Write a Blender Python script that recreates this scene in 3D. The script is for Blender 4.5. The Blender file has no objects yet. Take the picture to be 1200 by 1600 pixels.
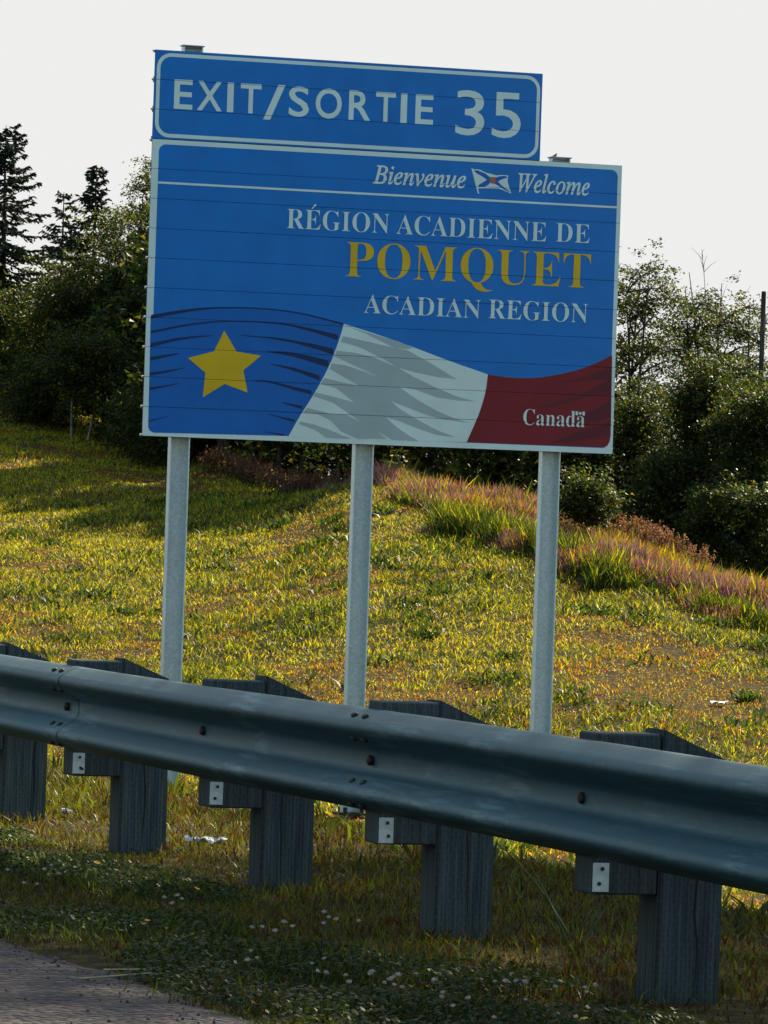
import bpy, bmesh, math
import numpy as np
from mathutils import Vector, Matrix
from mathutils.geometry import tessellate_polygon

scene = bpy.context.scene
# ---------------------------------------------------------------- camera
CAM_H = 1.2458
FWD = np.array([0.30205293, 0.95328433, 0.00360746])
RGT = np.array([0.95270504, -0.30199774, 0.03391864])
UPV = np.array([-0.03342355, 0.00680838, 0.99941809])
cam_data = bpy.data.cameras.new('camera')
cam_data.sensor_fit = 'VERTICAL'
cam_data.sensor_height = 36.0
cam_data.sensor_width = 27.0
cam_data.lens = 179.86
cam_data.clip_start = 0.1
cam_data.clip_end = 5000
cam = bpy.data.objects.new('camera', cam_data)
scene.collection.objects.link(cam)
m = Matrix.Identity(4)
for i in range(3):
    m[i][0], m[i][1], m[i][2] = RGT[i], UPV[i], -FWD[i]
m[2][3] = CAM_H
cam.matrix_world = m
scene.camera = cam
# ---------------------------------------------------------------- sky, sun, exposure
SUN_EL = math.radians(34)
SUN_AZ = math.radians(50)          # from the road direction (+Y) towards +X
world = bpy.data.worlds.new('World')
scene.world = world
world.use_nodes = True
wn, wl = world.node_tree.nodes, world.node_tree.links
bg = wn['Background']
sky = wn.new('ShaderNodeTexSky')
sky.sky_type = 'NISHITA'
sky.sun_disc = False
sky.sun_elevation = SUN_EL
sky.sun_rotation = SUN_AZ
sky.air_density = 1.3
sky.dust_density = 1.2
sky.ozone_density = 4.0
# thin bright haze: the whole dome levels off at a pale grey-white
cap = wn.new('ShaderNodeMix')
cap.data_type = 'RGBA'
cap.blend_type = 'DARKEN'
cap.inputs['Factor'].default_value = 1.0
cap.inputs['B'].default_value = (2.79, 2.79, 2.74, 1)
wl.new(sky.outputs[0], cap.inputs['A'])
wl.new(cap.outputs['Result'], bg.inputs[0])
bg.inputs[1].default_value = 0.125
sun_data = bpy.data.lights.new('sun', 'SUN')
sun_data.energy = 5.0
sun_data.angle = math.radians(0.6)
sun_data.color = (1.0, 0.88, 0.64)
sun = bpy.data.objects.new('sun', sun_data)
scene.collection.objects.link(sun)
sun_dir = Vector((math.sin(SUN_AZ) * math.cos(SUN_EL), math.cos(SUN_AZ) * math.cos(SUN_EL), math.sin(SUN_EL)))
sun.rotation_euler = (-sun_dir).to_track_quat('-Z', 'Y').to_euler()
sun.location = (30, 60, 60)
vs = scene.view_settings
vs.view_transform = 'Standard'
vs.look = 'None'
vs.exposure = 1.3
vs.gamma = 1.0
vs.use_curve_mapping = False
scene.cycles.max_bounces = 6
scene.cycles.transparent_max_bounces = 4

# ---------------------------------------------------------------- measurements (metres)
GLYPHS = {
'bR': '473;236,6 236,12 210,16 190,27 179,49 176,80 176,218 205,218 342,6 474,6 474,11 477,11 449,20 427,47 306,227 357,246 387,269 405,298 411,334 399,385 364,421 304,442 217,449 22,449 22,444 46,440 67,428 77,408 81,379 81,80 77,49 67,27 47,16 21,12 21,6;176,386 184,426 200,435 225,437 261,431 288,411 304,379 310,336 303,288 284,254 251,234 204,228 176,228',
'bE': '442;397,6 423,137 415,137 398,101 375,71 348,48 315,33 276,24 230,22 188,30 179,45 177,67 177,228 186,228 243,219 264,205 279,184 292,124 298,124 298,339 293,339 282,297 264,265 235,246 194,240 177,240 177,389 180,420 197,434 232,437 297,430 344,411 374,375 388,326 393,326 393,449 22,449 22,444 46,441 67,430 78,406 81,369 81,78 78,46 67,25 46,14 20,11 20,6',
'bG': '508;356,6 440,33 440,129 443,156 452,175 471,185 494,187 494,192 281,192 281,187 310,185 333,175 345,156 349,128 349,71 345,43 332,23 309,11 275,7 245,10 218,21 195,39 175,65 148,134 140,228 147,323 171,393 211,435 267,449 300,445 332,431 361,410 387,382 409,349 424,314 431,314 431,459 422,459 410,438 388,430 368,435 310,453 257,459 196,452 142,430 97,395 63,349 41,293 34,229 41,163 63,106 98,59 144,25 201,3 268,-4',
'bI': '261;240,6 240,13 203,21 182,41 177,77 177,387 180,415 192,432 213,441 238,444 238,449 19,449 19,444 46,441 67,432 78,414 81,387 81,75 77,47 65,28 44,17 19,12 19,6',
'bO': '525;309,0 353,13 392,34 426,62 454,96 475,136 488,180 492,228 488,276 475,321 454,360 427,394 394,422 355,443 312,456 265,460 217,456 173,442 133,421 99,393 71,359 51,319 38,275 34,228 38,180 51,136 71,96 99,62 132,34 171,13 214,0 261,-5;212,21 172,64 147,134 139,228 146,323 168,392 206,435 260,449 313,435 353,392 377,322 385,228 378,132 356,63 318,20 265,6',
'bN': '494;416,-5 416,377 419,408 429,429 449,440 474,444 474,449 337,449 337,444 372,437 392,417 397,378 394,161 154,449 24,449 24,443 40,438 82,390 82,78 77,39 57,18 24,12 24,6 161,6 161,12 135,16 114,26 104,47 101,78 104,358 406,-5',
'bA': '437;122,6 122,12 123,12 83,20 68,47 70,60 73,72 99,138 257,138 278,83 290,45 273,20 235,13 235,6 437,6 437,13 422,17 406,30 379,84 220,460 210,460 54,72 28,26 11,15 -3,13 -3,6;177,328 251,155 105,155',
'bC': '468;313,1 362,19 405,50 439,88 429,98 399,66 361,39 320,23 278,17 216,31 172,71 146,136 138,226 145,322 169,392 209,435 265,449 315,440 360,412 398,367 423,314 431,314 431,459 423,459 412,438 388,429 366,434 308,453 259,459 197,452 142,430 96,394 61,348 40,292 32,228 39,164 61,107 95,60 140,25 195,3 257,-5',
'bD': '496;228,6 331,20 404,61 447,130 462,228 458,278 447,322 428,360 401,392 367,417 326,435 278,446 221,449 21,449 21,444 44,441 65,431 76,409 80,374 80,74 77,44 67,25 48,15 26,12 26,6;200,21 184,30 176,71 176,385 184,427 200,437 223,439 282,426 324,386 348,320 357,229 349,137 325,72 306,48 282,31 254,21 222,18',
'bP': '418;236,6 236,12 210,16 190,27 179,49 176,80 176,212 241,212 313,220 363,245 393,283 403,332 398,366 385,394 363,417 334,434 286,446 213,449 22,449 22,444 46,440 67,428 77,408 81,379 81,80 77,49 67,27 47,16 21,12 21,6;176,399 184,429 216,437 254,431 280,410 294,376 298,329 293,281 276,248 246,230 202,224 176,224',
'bM': '634;163,6 163,12 137,15 115,25 103,46 99,80 104,394 274,6 284,6 456,404 461,83 456,41 436,19 402,13 402,6 611,6 611,12 578,18 559,40 554,85 554,378 557,407 568,427 588,439 611,444 611,449 453,449 317,133 181,449 21,449 21,444 55,438 76,419 81,383 81,79 78,48 66,27 45,16 20,12 20,6',
'bQ': '525;434,-104 488,-88 487,-80 445,-87 407,-81 374,-65 347,-39 322,3 397,39 449,89 481,153 492,228 488,276 475,321 454,360 427,394 394,422 355,443 312,456 265,460 217,456 173,442 133,421 99,393 71,359 51,319 38,275 34,228 38,178 52,131 75,90 106,54 144,26 191,4 224,-47 265,-82 316,-102 378,-109;213,21 172,64 147,134 139,228 146,323 168,392 206,435 260,449 313,435 353,392 378,322 386,228 379,132 357,63 319,20 265,6',
'bU': '492;323,4 375,36 406,94 416,182 416,378 419,406 428,425 446,438 468,443 468,449 334,449 334,444 362,439 384,428 395,408 398,378 398,159 391,97 367,52 328,25 275,16 230,24 198,47 180,86 175,139 175,379 179,418 200,437 234,444 234,449 21,449 21,444 45,440 65,428 76,408 79,379 79,156 89,83 119,33 170,3 248,-7',
'bT': '423;322,6 322,12 294,15 272,26 261,47 257,80 257,439 269,439 321,432 361,409 387,370 398,323 404,323 404,449 17,449 17,324 24,324 35,369 61,408 99,431 149,439 162,439 162,80 158,48 146,26 124,15 98,12 98,6',
'ba': '344;291,5 321,29 318,34 304,28 289,36 287,62 287,210 280,256 259,287 221,306 162,312 127,310 97,302 72,290 54,274 43,256 39,236 42,220 49,207 61,200 77,197 93,199 106,206 114,217 117,231 108,254 97,274 111,296 148,302 173,298 191,287 202,267 205,241 205,186 121,158 67,131 36,100 26,63 31,37 45,16 66,2 95,-3 149,8 204,45 211,18 220,6 234,-1 254,-4;121,42 112,84 118,116 134,143 161,162 205,178 205,60 177,36 151,27',
'bn': '381;174,6 174,11 161,13 149,22 142,55 142,237 170,268 203,278 222,273 235,261 241,217 241,55 233,22 208,10 208,10 208,6 357,6 357,11 345,13 332,22 324,55 324,211 319,257 304,288 279,306 243,312 193,300 144,258 142,304 25,304 25,299 38,297 51,287 58,254 58,55 50,21 24,12 24,6',
'bd': '370;185,8 226,47 229,-3 293,11 347,16 347,23 332,27 319,37 313,75 313,449 182,449 182,444 216,435 226,421 229,401 227,271 186,303 146,312 114,307 85,292 60,268 41,235 30,194 25,147 29,106 40,69 58,38 81,15 109,1 139,-4;142,31 124,56 114,97 112,153 115,211 125,252 144,278 174,287 210,275 223,260 229,243 229,75 220,53 206,37 189,26 171,22',
'iB': '439;172,-11 231,-6 283,7 326,30 359,61 380,100 387,145 382,185 365,218 338,244 314,250 352,261 390,288 414,323 422,365 411,414 378,449 326,469 256,476 76,476 68,443 114,433 119,429 120,420 115,387 32,76 22,50 12,35 -3,27 -28,24 -39,24 -48,-11;176,271 175,272 199,362 211,407 218,423 227,429 254,431 289,427 311,415 324,396 329,369 320,327 296,296 254,277 193,270;121,36 117,38 116,45 117,56 120,70 160,217 168,225 194,226 238,221 267,208 284,186 290,152 281,101 255,64 213,40 153,32',
'ii': '177;155,395 169,428 155,461 122,475 90,460 76,428 90,395 122,382;62,-13 91,4 120,31 154,75 129,100 89,54 72,44 71,45 69,52 74,76 139,293 141,300 142,312 127,328 94,321 63,316 11,309 4,278 45,272 47,270 49,264 47,256 44,244 1,89 -7,55 -11,28 -1,-7 32,-19',
'ie': '287;131,-13 170,2 206,28 246,71 222,96 163,49 118,37 96,40 81,51 71,70 67,98 68,117 71,133 150,150 215,180 255,220 269,265 264,292 249,312 225,324 195,327 144,319 94,292 37,237 -1,170 -12,134 -15,99 -8,50 12,13 46,-10 88,-18;104,224 144,272 163,283 179,287 189,283 193,271 185,238 161,207 120,183 79,170',
'in': '364;252,-13 281,6 307,36 337,85 309,106 274,56 258,46 258,46 256,50 258,62 264,85 303,219 311,250 313,279 301,315 264,326 225,317 181,290 134,246 97,185 144,306 144,319 133,328 98,320 65,314 10,307 4,274 22,274 46,270 50,261 42,224 -27,-11 50,-11 78,79 102,137 132,183 167,225 201,254 225,263 229,261 231,254 205,143 177,27 189,-8 221,-20',
'iv': '297;80,-19 167,78 218,138 254,191 276,236 284,275 273,312 258,324 240,328 209,318 197,288 206,264 222,247 228,238 222,217 196,176 155,124 115,75 113,189 104,287 86,327 67,326 50,321 26,315 -13,308 -20,275 -2,275 16,271 26,260 34,229 39,170 51,-19',
'iu': '364;91,-8 134,24 180,75 217,147 188,84 177,26 188,-8 222,-19 253,-13 281,4 308,31 339,76 314,100 277,54 259,44 259,44 258,48 266,90 328,320 253,320 217,208 168,121 117,63 95,48 80,44 73,46 70,55 73,71 81,104 136,293 138,302 139,318 121,328 88,322 58,316 6,309 1,278 42,273 43,271 45,265 43,248 40,231 8,118 -3,70 -7,37 -4,15 6,-4 24,-15 46,-19',
'iW': '592;101,-21 316,299 295,-21 325,-21 591,375 632,426 648,437 663,441 673,441 680,476 519,476 507,443 552,436 558,428 554,410 535,378 380,132 398,377 404,421 416,436 452,442 463,476 261,476 254,441 271,441 292,438 304,431 310,419 312,395 310,358 157,127 176,386 179,417 186,432 197,439 221,442 234,442 243,476 33,476 28,443 65,438 79,431 86,418 88,394 71,-21',
'il': '173;57,-13 84,3 113,29 148,73 122,98 84,55 67,46 68,46 67,50 73,81 179,463 184,485 166,499 132,492 102,487 50,481 46,449 87,443 89,441 90,432 87,415 3,102 -8,56 -13,25 -2,-7 31,-19',
'ic': '298;137,-14 175,2 211,28 254,70 229,97 169,48 122,34 101,39 85,53 74,76 70,108 75,148 89,192 110,232 137,262 167,281 198,288 209,286 208,288 208,290 205,286 197,272 193,254 203,226 232,217 251,221 267,232 278,266 272,291 256,311 231,323 199,327 146,319 96,295 39,244 2,179 -8,144 -12,109 -5,56 17,15 53,-11 99,-19',
'io': '351;158,-11 210,14 268,66 309,133 321,170 325,207 317,255 291,294 252,319 202,327 162,322 123,307 86,284 53,255 25,221 4,183 -10,143 -15,102 -7,53 18,14 57,-11 105,-19;94,26 80,37 70,56 67,83 72,129 88,179 112,225 140,260 169,281 198,288 218,284 231,274 240,255 243,227 232,159 202,91 182,63 159,41 136,27 113,23',
'im': '550;439,-13 466,5 492,33 522,77 498,104 474,71 462,56 445,47 445,47 444,50 445,56 447,63 489,220 497,251 500,276 488,314 449,327 407,318 364,291 321,249 289,193 315,277 302,315 264,327 221,317 177,290 131,245 95,185 138,293 140,300 142,312 127,328 111,325 92,320 10,309 4,279 46,271 49,269 50,263 47,245 39,215 -27,-11 48,-11 73,66 96,124 123,172 163,222 202,253 227,263 232,262 234,256 224,205 161,-11 236,-11 261,68 289,132 333,203 378,249 397,260 410,263 417,261 419,254 413,221 373,80 365,30 375,-6 409,-19',
'sE': '500;477,697 60,697 60,-15 486,-15 486,103 188,103 188,285 467,285 467,403 188,403 188,579 477,579',
'sX': '708;710,693 562,697 356,446 149,697 0,693 276,353 -21,-11 128,-15 356,258 581,-15 729,-11 434,353',
'sI': '250;189,697 61,697 61,-15 189,-15',
'sT': '604;602,697 2,697 2,579 238,579 238,-15 366,-15 366,579 602,579',
's/': '281;-12,-24 89,-24 294,706 193,706',
'sS': '458;414,652 329,693 247,706 157,693 86,653 41,590 24,507 74,387 179,308 277,242 319,163 314,142 298,119 268,101 224,94 178,100 135,118 94,147 36,199 29,46 80,13 128,-8 180,-20 236,-24 317,-9 382,32 426,96 442,177 393,312 287,394 188,454 147,524 153,548 171,568 200,583 239,588 272,585 309,574 348,554 410,509',
'sO': '823;30,341 56,203 132,86 252,6 409,-24 570,6 691,86 767,203 793,341 766,482 690,598 569,677 411,706 255,677 134,598 57,481;161,341 180,439 232,516 311,567 411,586 511,567 591,516 643,439 662,341 643,243 591,166 511,115 411,96 311,115 232,166 180,243',
'sR': '604;62,697 62,-15 190,-15 190,281 215,281 248,277 282,258 326,214 385,132 479,-15 629,-13 524,143 487,203 451,255 412,300 386,322 417,339 456,380 480,431 488,491 471,577 423,642 347,683 250,697;190,583 237,583 295,576 330,559 350,532 357,495 352,459 334,429 298,408 237,399 190,399',
's3': '500;77,563 144,587 197,594 245,587 280,568 303,537 311,496 303,456 279,426 238,408 176,401 176,303 243,297 287,274 313,238 322,193 314,150 293,117 260,96 216,88 142,101 60,143 60,27 136,-3 209,-13 297,2 367,46 412,113 428,198 422,251 404,299 373,339 334,360 368,385 396,419 412,461 417,513 403,588 361,646 296,682 212,695 142,688 77,665',
's5': '500;408,686 97,686 97,323 201,332 275,310 320,265 336,207 325,161 296,123 252,98 199,88 125,100 46,140 46,30 132,-3 215,-13 306,4 378,50 425,120 442,209 425,298 375,370 295,415 194,427 194,590 408,590',
}
SIGN_STREAKS = [[(0.05, 1.243), (0.114, 1.257), (0.177, 1.27), (0.24, 1.284), (0.304, 1.297), (0.37, 1.309), (0.434, 1.32), (0.498, 1.33), (0.564, 1.339), (0.634, 1.347), (0.709, 1.353), (0.793, 1.359), (0.883, 1.364), (0.977, 1.367), (1.072, 1.369), (1.166, 1.368), (1.257, 1.367), (1.349, 1.364), (1.44, 1.359), (1.533, 1.352), (1.626, 1.341), (1.722, 1.328), (1.82, 1.31), (1.918, 1.29), (2.017, 1.27), (2.115, 1.251), (2.116, 1.231), (2.017, 1.251), (1.919, 1.273), (1.82, 1.293), (1.723, 1.312), (1.627, 1.327), (1.533, 1.337), (1.441, 1.345), (1.349, 1.35), (1.258, 1.354), (1.166, 1.355), (1.073, 1.354), (0.978, 1.351), (0.884, 1.347), (0.794, 1.341), (0.71, 1.333), (0.634, 1.324), (0.565, 1.314), (0.499, 1.302), (0.435, 1.289), (0.371, 1.276), (0.306, 1.263), (0.242, 1.249), (0.178, 1.234), (0.115, 1.219), (0.051, 1.204)], [(0.051, 1.079), (0.139, 1.099), (0.227, 1.12), (0.315, 1.141), (0.402, 1.16), (0.488, 1.176), (0.57, 1.189), (0.649, 1.2), (0.728, 1.209), (0.809, 1.216), (0.897, 1.221), (0.994, 1.226), (1.099, 1.229), (1.206, 1.23), (1.308, 1.229), (1.4, 1.226), (1.48, 1.222), (1.552, 1.214), (1.619, 1.205), (1.683, 1.194), (1.747, 1.184), (1.812, 1.174), (1.874, 1.163), (1.936, 1.152), (1.997, 1.14), (2.059, 1.129), (2.061, 1.069), (1.999, 1.086), (1.938, 1.103), (1.876, 1.119), (1.813, 1.136), (1.749, 1.151), (1.684, 1.165), (1.62, 1.178), (1.553, 1.191), (1.481, 1.202), (1.401, 1.21), (1.309, 1.214), (1.206, 1.216), (1.099, 1.216), (0.994, 1.214), (0.897, 1.21), (0.81, 1.203), (0.728, 1.195), (0.649, 1.184), (0.571, 1.171), (0.489, 1.157), (0.403, 1.139), (0.316, 1.119), (0.228, 1.097), (0.14, 1.074), (0.052, 1.053)], [(0.056, 0.952), (0.12, 0.968), (0.184, 0.984), (0.249, 1.0), (0.314, 1.015), (0.38, 1.028), (0.446, 1.038), (0.514, 1.045), (0.583, 1.052), (0.651, 1.058), (0.72, 1.065), (0.72, 1.06), (0.652, 1.049), (0.583, 1.038), (0.515, 1.027), (0.447, 1.015), (0.38, 1.002), (0.315, 0.986), (0.25, 0.969), (0.186, 0.95), (0.121, 0.931), (0.057, 0.913)], [(1.016, 1.078), (1.095, 1.077), (1.174, 1.075), (1.253, 1.074), (1.331, 1.072), (1.406, 1.067), (1.48, 1.061), (1.552, 1.053), (1.622, 1.044), (1.69, 1.035), (1.753, 1.026), (1.811, 1.018), (1.863, 1.009), (1.913, 1.0), (1.963, 0.991), (2.013, 0.983), (2.015, 0.92), (1.965, 0.933), (1.915, 0.947), (1.865, 0.96), (1.812, 0.973), (1.754, 0.986), (1.691, 0.999), (1.624, 1.013), (1.553, 1.026), (1.48, 1.037), (1.407, 1.047), (1.331, 1.055), (1.254, 1.06), (1.174, 1.064), (1.095, 1.068), (1.016, 1.073)], [(0.056, 0.812), (0.117, 0.823), (0.179, 0.834), (0.24, 0.845), (0.301, 0.856), (0.362, 0.867), (0.363, 0.854), (0.302, 0.838), (0.241, 0.822), (0.18, 0.805), (0.119, 0.789), (0.058, 0.773)], [(0.06, 0.654), (0.099, 0.66), (0.139, 0.666), (0.179, 0.673), (0.218, 0.679), (0.255, 0.686), (0.29, 0.692), (0.323, 0.698), (0.354, 0.705), (0.386, 0.712), (0.418, 0.719), (0.418, 0.713), (0.386, 0.703), (0.355, 0.693), (0.323, 0.683), (0.291, 0.672), (0.256, 0.663), (0.219, 0.654), (0.18, 0.646), (0.14, 0.637), (0.1, 0.629), (0.061, 0.621)], [(0.058, 0.499), (0.119, 0.51), (0.18, 0.521), (0.24, 0.532), (0.301, 0.544), (0.362, 0.555), (0.362, 0.548), (0.302, 0.532), (0.241, 0.517), (0.18, 0.501), (0.12, 0.485), (0.059, 0.47)], [(0.059, 0.16), (0.101, 0.171), (0.144, 0.183), (0.187, 0.194), (0.229, 0.205), (0.272, 0.217), (0.272, 0.213), (0.23, 0.199), (0.187, 0.185), (0.144, 0.171), (0.102, 0.157), (0.059, 0.144)], [(1.296, 0.924), (1.342, 0.925), (1.387, 0.927), (1.432, 0.929), (1.478, 0.929), (1.526, 0.928), (1.577, 0.923), (1.63, 0.916), (1.683, 0.907), (1.734, 0.899), (1.781, 0.891), (1.822, 0.884), (1.859, 0.877), (1.893, 0.871), (1.927, 0.864), (1.962, 0.857), (1.965, 0.784), (1.93, 0.794), (1.896, 0.803), (1.861, 0.812), (1.824, 0.822), (1.783, 0.832), (1.736, 0.843), (1.685, 0.856), (1.631, 0.868), (1.578, 0.879), (1.527, 0.888), (1.48, 0.896), (1.433, 0.902), (1.388, 0.907), (1.342, 0.912), (1.297, 0.917)], [(1.335, 0.799), (1.388, 0.793), (1.441, 0.787), (1.494, 0.78), (1.547, 0.773), (1.601, 0.765), (1.655, 0.753), (1.71, 0.74), (1.765, 0.726), (1.82, 0.711), (1.875, 0.698), (1.877, 0.645), (1.822, 0.662), (1.767, 0.681), (1.711, 0.699), (1.657, 0.716), (1.602, 0.731), (1.548, 0.746), (1.495, 0.758), (1.442, 0.77), (1.389, 0.782), (1.335, 0.794)], [(1.124, 0.616), (1.164, 0.617), (1.203, 0.62), (1.242, 0.623), (1.284, 0.623), (1.33, 0.621), (1.382, 0.614), (1.44, 0.603), (1.5, 0.59), (1.557, 0.578), (1.608, 0.568), (1.651, 0.561), (1.689, 0.554), (1.724, 0.548), (1.758, 0.543), (1.793, 0.537), (1.795, 0.498), (1.759, 0.505), (1.725, 0.511), (1.69, 0.518), (1.652, 0.526), (1.609, 0.535), (1.558, 0.548), (1.501, 0.563), (1.441, 0.578), (1.383, 0.591), (1.331, 0.601), (1.285, 0.607), (1.243, 0.609), (1.203, 0.61), (1.164, 0.61), (1.124, 0.612)], [(1.464, 0.407), (1.511, 0.401), (1.557, 0.395), (1.604, 0.388), (1.651, 0.382), (1.698, 0.375), (1.699, 0.342), (1.652, 0.354), (1.605, 0.366), (1.558, 0.378), (1.511, 0.39), (1.464, 0.402)], [(1.331, 0.281), (1.388, 0.271), (1.446, 0.261), (1.504, 0.25), (1.562, 0.24), (1.62, 0.23), (1.621, 0.203), (1.563, 0.218), (1.505, 0.232), (1.447, 0.247), (1.389, 0.261), (1.331, 0.276)], [(1.303, 0.096), (1.344, 0.092), (1.386, 0.088), (1.427, 0.085), (1.469, 0.081), (1.51, 0.077), (1.511, 0.057), (1.469, 0.064), (1.428, 0.071), (1.386, 0.078), (1.344, 0.085), (1.303, 0.092)]]
SIGN_LOWER_BLUE = [(0.046, 1.228), (0.111, 1.241), (0.175, 1.254), (0.239, 1.268), (0.304, 1.281), (0.37, 1.293), (0.435, 1.304), (0.499, 1.316), (0.565, 1.326), (0.634, 1.335), (0.71, 1.343), (0.793, 1.35), (0.884, 1.355), (0.978, 1.359), (1.073, 1.362), (1.166, 1.362), (1.258, 1.36), (1.349, 1.357), (1.44, 1.352), (1.532, 1.344), (1.627, 1.334), (1.723, 1.32), (1.821, 1.303), (1.921, 1.283), (2.02, 1.263), (2.12, 1.244), (2.107, 1.196), (2.094, 1.15), (2.081, 1.102), (2.064, 1.048), (2.044, 0.989), (2.022, 0.925), (1.998, 0.858), (1.969, 0.79), (1.936, 0.719), (1.898, 0.646), (1.859, 0.574), (1.822, 0.507), (1.788, 0.449), (1.756, 0.397), (1.724, 0.346), (1.691, 0.292), (1.659, 0.235), (1.626, 0.176), (1.594, 0.117), (1.561, 0.058), (0.12, 0.038), (0.078, 0.056), (0.06, 0.095)]
SIGN_WHITE = [(2.117, 1.243), (2.213, 1.22), (2.308, 1.196), (2.42, 1.167), (2.558, 1.129), (2.713, 1.085), (2.865, 1.04), (3.006, 0.996), (3.144, 0.951), (3.284, 0.908), (3.426, 0.866), (3.569, 0.826), (3.712, 0.785), (3.708, 0.742), (3.705, 0.699), (3.701, 0.655), (3.693, 0.607), (3.682, 0.553), (3.667, 0.496), (3.649, 0.435), (3.628, 0.369), (3.601, 0.298), (3.569, 0.222), (3.536, 0.144), (3.504, 0.067), (2.599, 0.053), (1.557, 0.047), (1.594, 0.117), (1.626, 0.176), (1.659, 0.235), (1.691, 0.292), (1.724, 0.346), (1.756, 0.397), (1.788, 0.449), (1.822, 0.507), (1.859, 0.574), (1.898, 0.646), (1.936, 0.719), (1.969, 0.79), (1.998, 0.858), (2.022, 0.925), (2.044, 0.989), (2.064, 1.048), (2.081, 1.102), (2.094, 1.15), (2.107, 1.196)]
SIGN_RED = [(3.712, 0.785), (3.772, 0.778), (3.832, 0.771), (3.893, 0.765), (3.96, 0.762), (4.034, 0.761), (4.112, 0.762), (4.194, 0.766), (4.28, 0.775), (4.373, 0.791), (4.472, 0.812), (4.569, 0.835), (4.655, 0.858), (4.727, 0.88), (4.791, 0.903), (4.848, 0.926), (4.903, 0.949), (4.954, 0.973), (5.0, 0.998), (5.044, 1.023), (5.089, 1.048), (5.102, 0.201), (5.093, 0.133), (5.07, 0.092), (5.027, 0.069), (3.504, 0.067), (3.536, 0.144), (3.569, 0.222), (3.601, 0.298), (3.628, 0.369), (3.649, 0.435), (3.667, 0.496), (3.682, 0.553), (3.693, 0.607), (3.701, 0.655), (3.705, 0.699), (3.708, 0.742)]
SIGN_GREY = [[(2.133, 1.226), (2.372, 1.15), (2.553, 1.068), (2.674, 1.02), (2.813, 1.011), (2.882, 1.029), (2.731, 1.085), (2.472, 1.143)], [(2.117, 1.114), (2.236, 1.095), (2.475, 1.055), (2.664, 1.021), (2.833, 0.995), (3.015, 0.908), (3.198, 0.812), (3.371, 0.72), (3.161, 0.734), (2.921, 0.772), (2.721, 0.814), (2.559, 0.898), (2.299, 1.009), (2.09, 1.057)], [(2.054, 0.961), (2.241, 0.95), (2.44, 0.916), (2.721, 0.814), (2.903, 0.724), (3.165, 0.617), (3.367, 0.544), (3.589, 0.494), (3.369, 0.5), (3.148, 0.525), (2.927, 0.592), (2.748, 0.613), (2.537, 0.699), (2.306, 0.793), (2.026, 0.904)], [(2.0, 0.827), (2.148, 0.815), (2.347, 0.761), (2.537, 0.699), (2.748, 0.613), (2.931, 0.498), (3.153, 0.384), (3.376, 0.307), (3.527, 0.271), (3.256, 0.293), (3.056, 0.333), (2.855, 0.4), (2.654, 0.464), (2.534, 0.51), (2.313, 0.605), (1.982, 0.77)], [(1.927, 0.674), (2.115, 0.638), (2.313, 0.605), (2.534, 0.51), (2.654, 0.464), (2.756, 0.387), (2.958, 0.281), (3.181, 0.177), (3.387, 0.114), (3.162, 0.132), (2.941, 0.196), (2.74, 0.264), (2.601, 0.296), (2.49, 0.339), (2.26, 0.433), (2.058, 0.576), (1.889, 0.61)], [(1.834, 0.52), (2.061, 0.478), (2.26, 0.433), (2.49, 0.339), (2.601, 0.296), (2.743, 0.188), (2.845, 0.126), (2.976, 0.059), (2.847, 0.06), (2.688, 0.06), (2.507, 0.151), (2.346, 0.229), (2.144, 0.353), (2.024, 0.424), (1.816, 0.481)], [(1.751, 0.357), (1.989, 0.31), (2.186, 0.298), (2.346, 0.229), (2.507, 0.151), (2.629, 0.067), (2.47, 0.064), (2.303, 0.058), (2.133, 0.127), (2.011, 0.235), (1.871, 0.296), (1.714, 0.308)], [(1.688, 0.213), (1.836, 0.187), (1.995, 0.141), (2.134, 0.089), (2.244, 0.056), (2.096, 0.054), (1.968, 0.057), (1.838, 0.135), (1.663, 0.188)]]
SIGN_RED_STREAKS = [[(4.462, 0.733), (4.646, 0.769), (4.877, 0.837), (5.085, 0.926), (5.09, 0.795), (4.848, 0.767), (4.647, 0.745)], [(4.255, 0.469), (4.501, 0.52), (4.73, 0.598), (4.882, 0.684), (5.089, 0.802), (5.093, 0.631), (4.808, 0.59), (4.593, 0.523), (4.409, 0.475)], [(4.753, 0.401), (4.906, 0.466), (5.012, 0.521), (5.091, 0.59), (5.095, 0.385), (4.972, 0.344), (4.817, 0.328)], [(4.423, 0.089), (4.575, 0.161), (4.789, 0.242), (4.974, 0.293), (5.096, 0.356), (5.095, 0.21), (4.917, 0.159), (4.701, 0.122)]]
SIGN_STAR = [(0.834, 1.116), (0.972, 0.906), (1.234, 0.876), (1.052, 0.716), (1.105, 0.489), (0.856, 0.567), (0.628, 0.42), (0.647, 0.675), (0.457, 0.819), (0.73, 0.898)]
FLAG_POLE = [(3.453, 2.934), (3.475, 2.926), (3.55, 2.669), (3.534, 2.668)]
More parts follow.
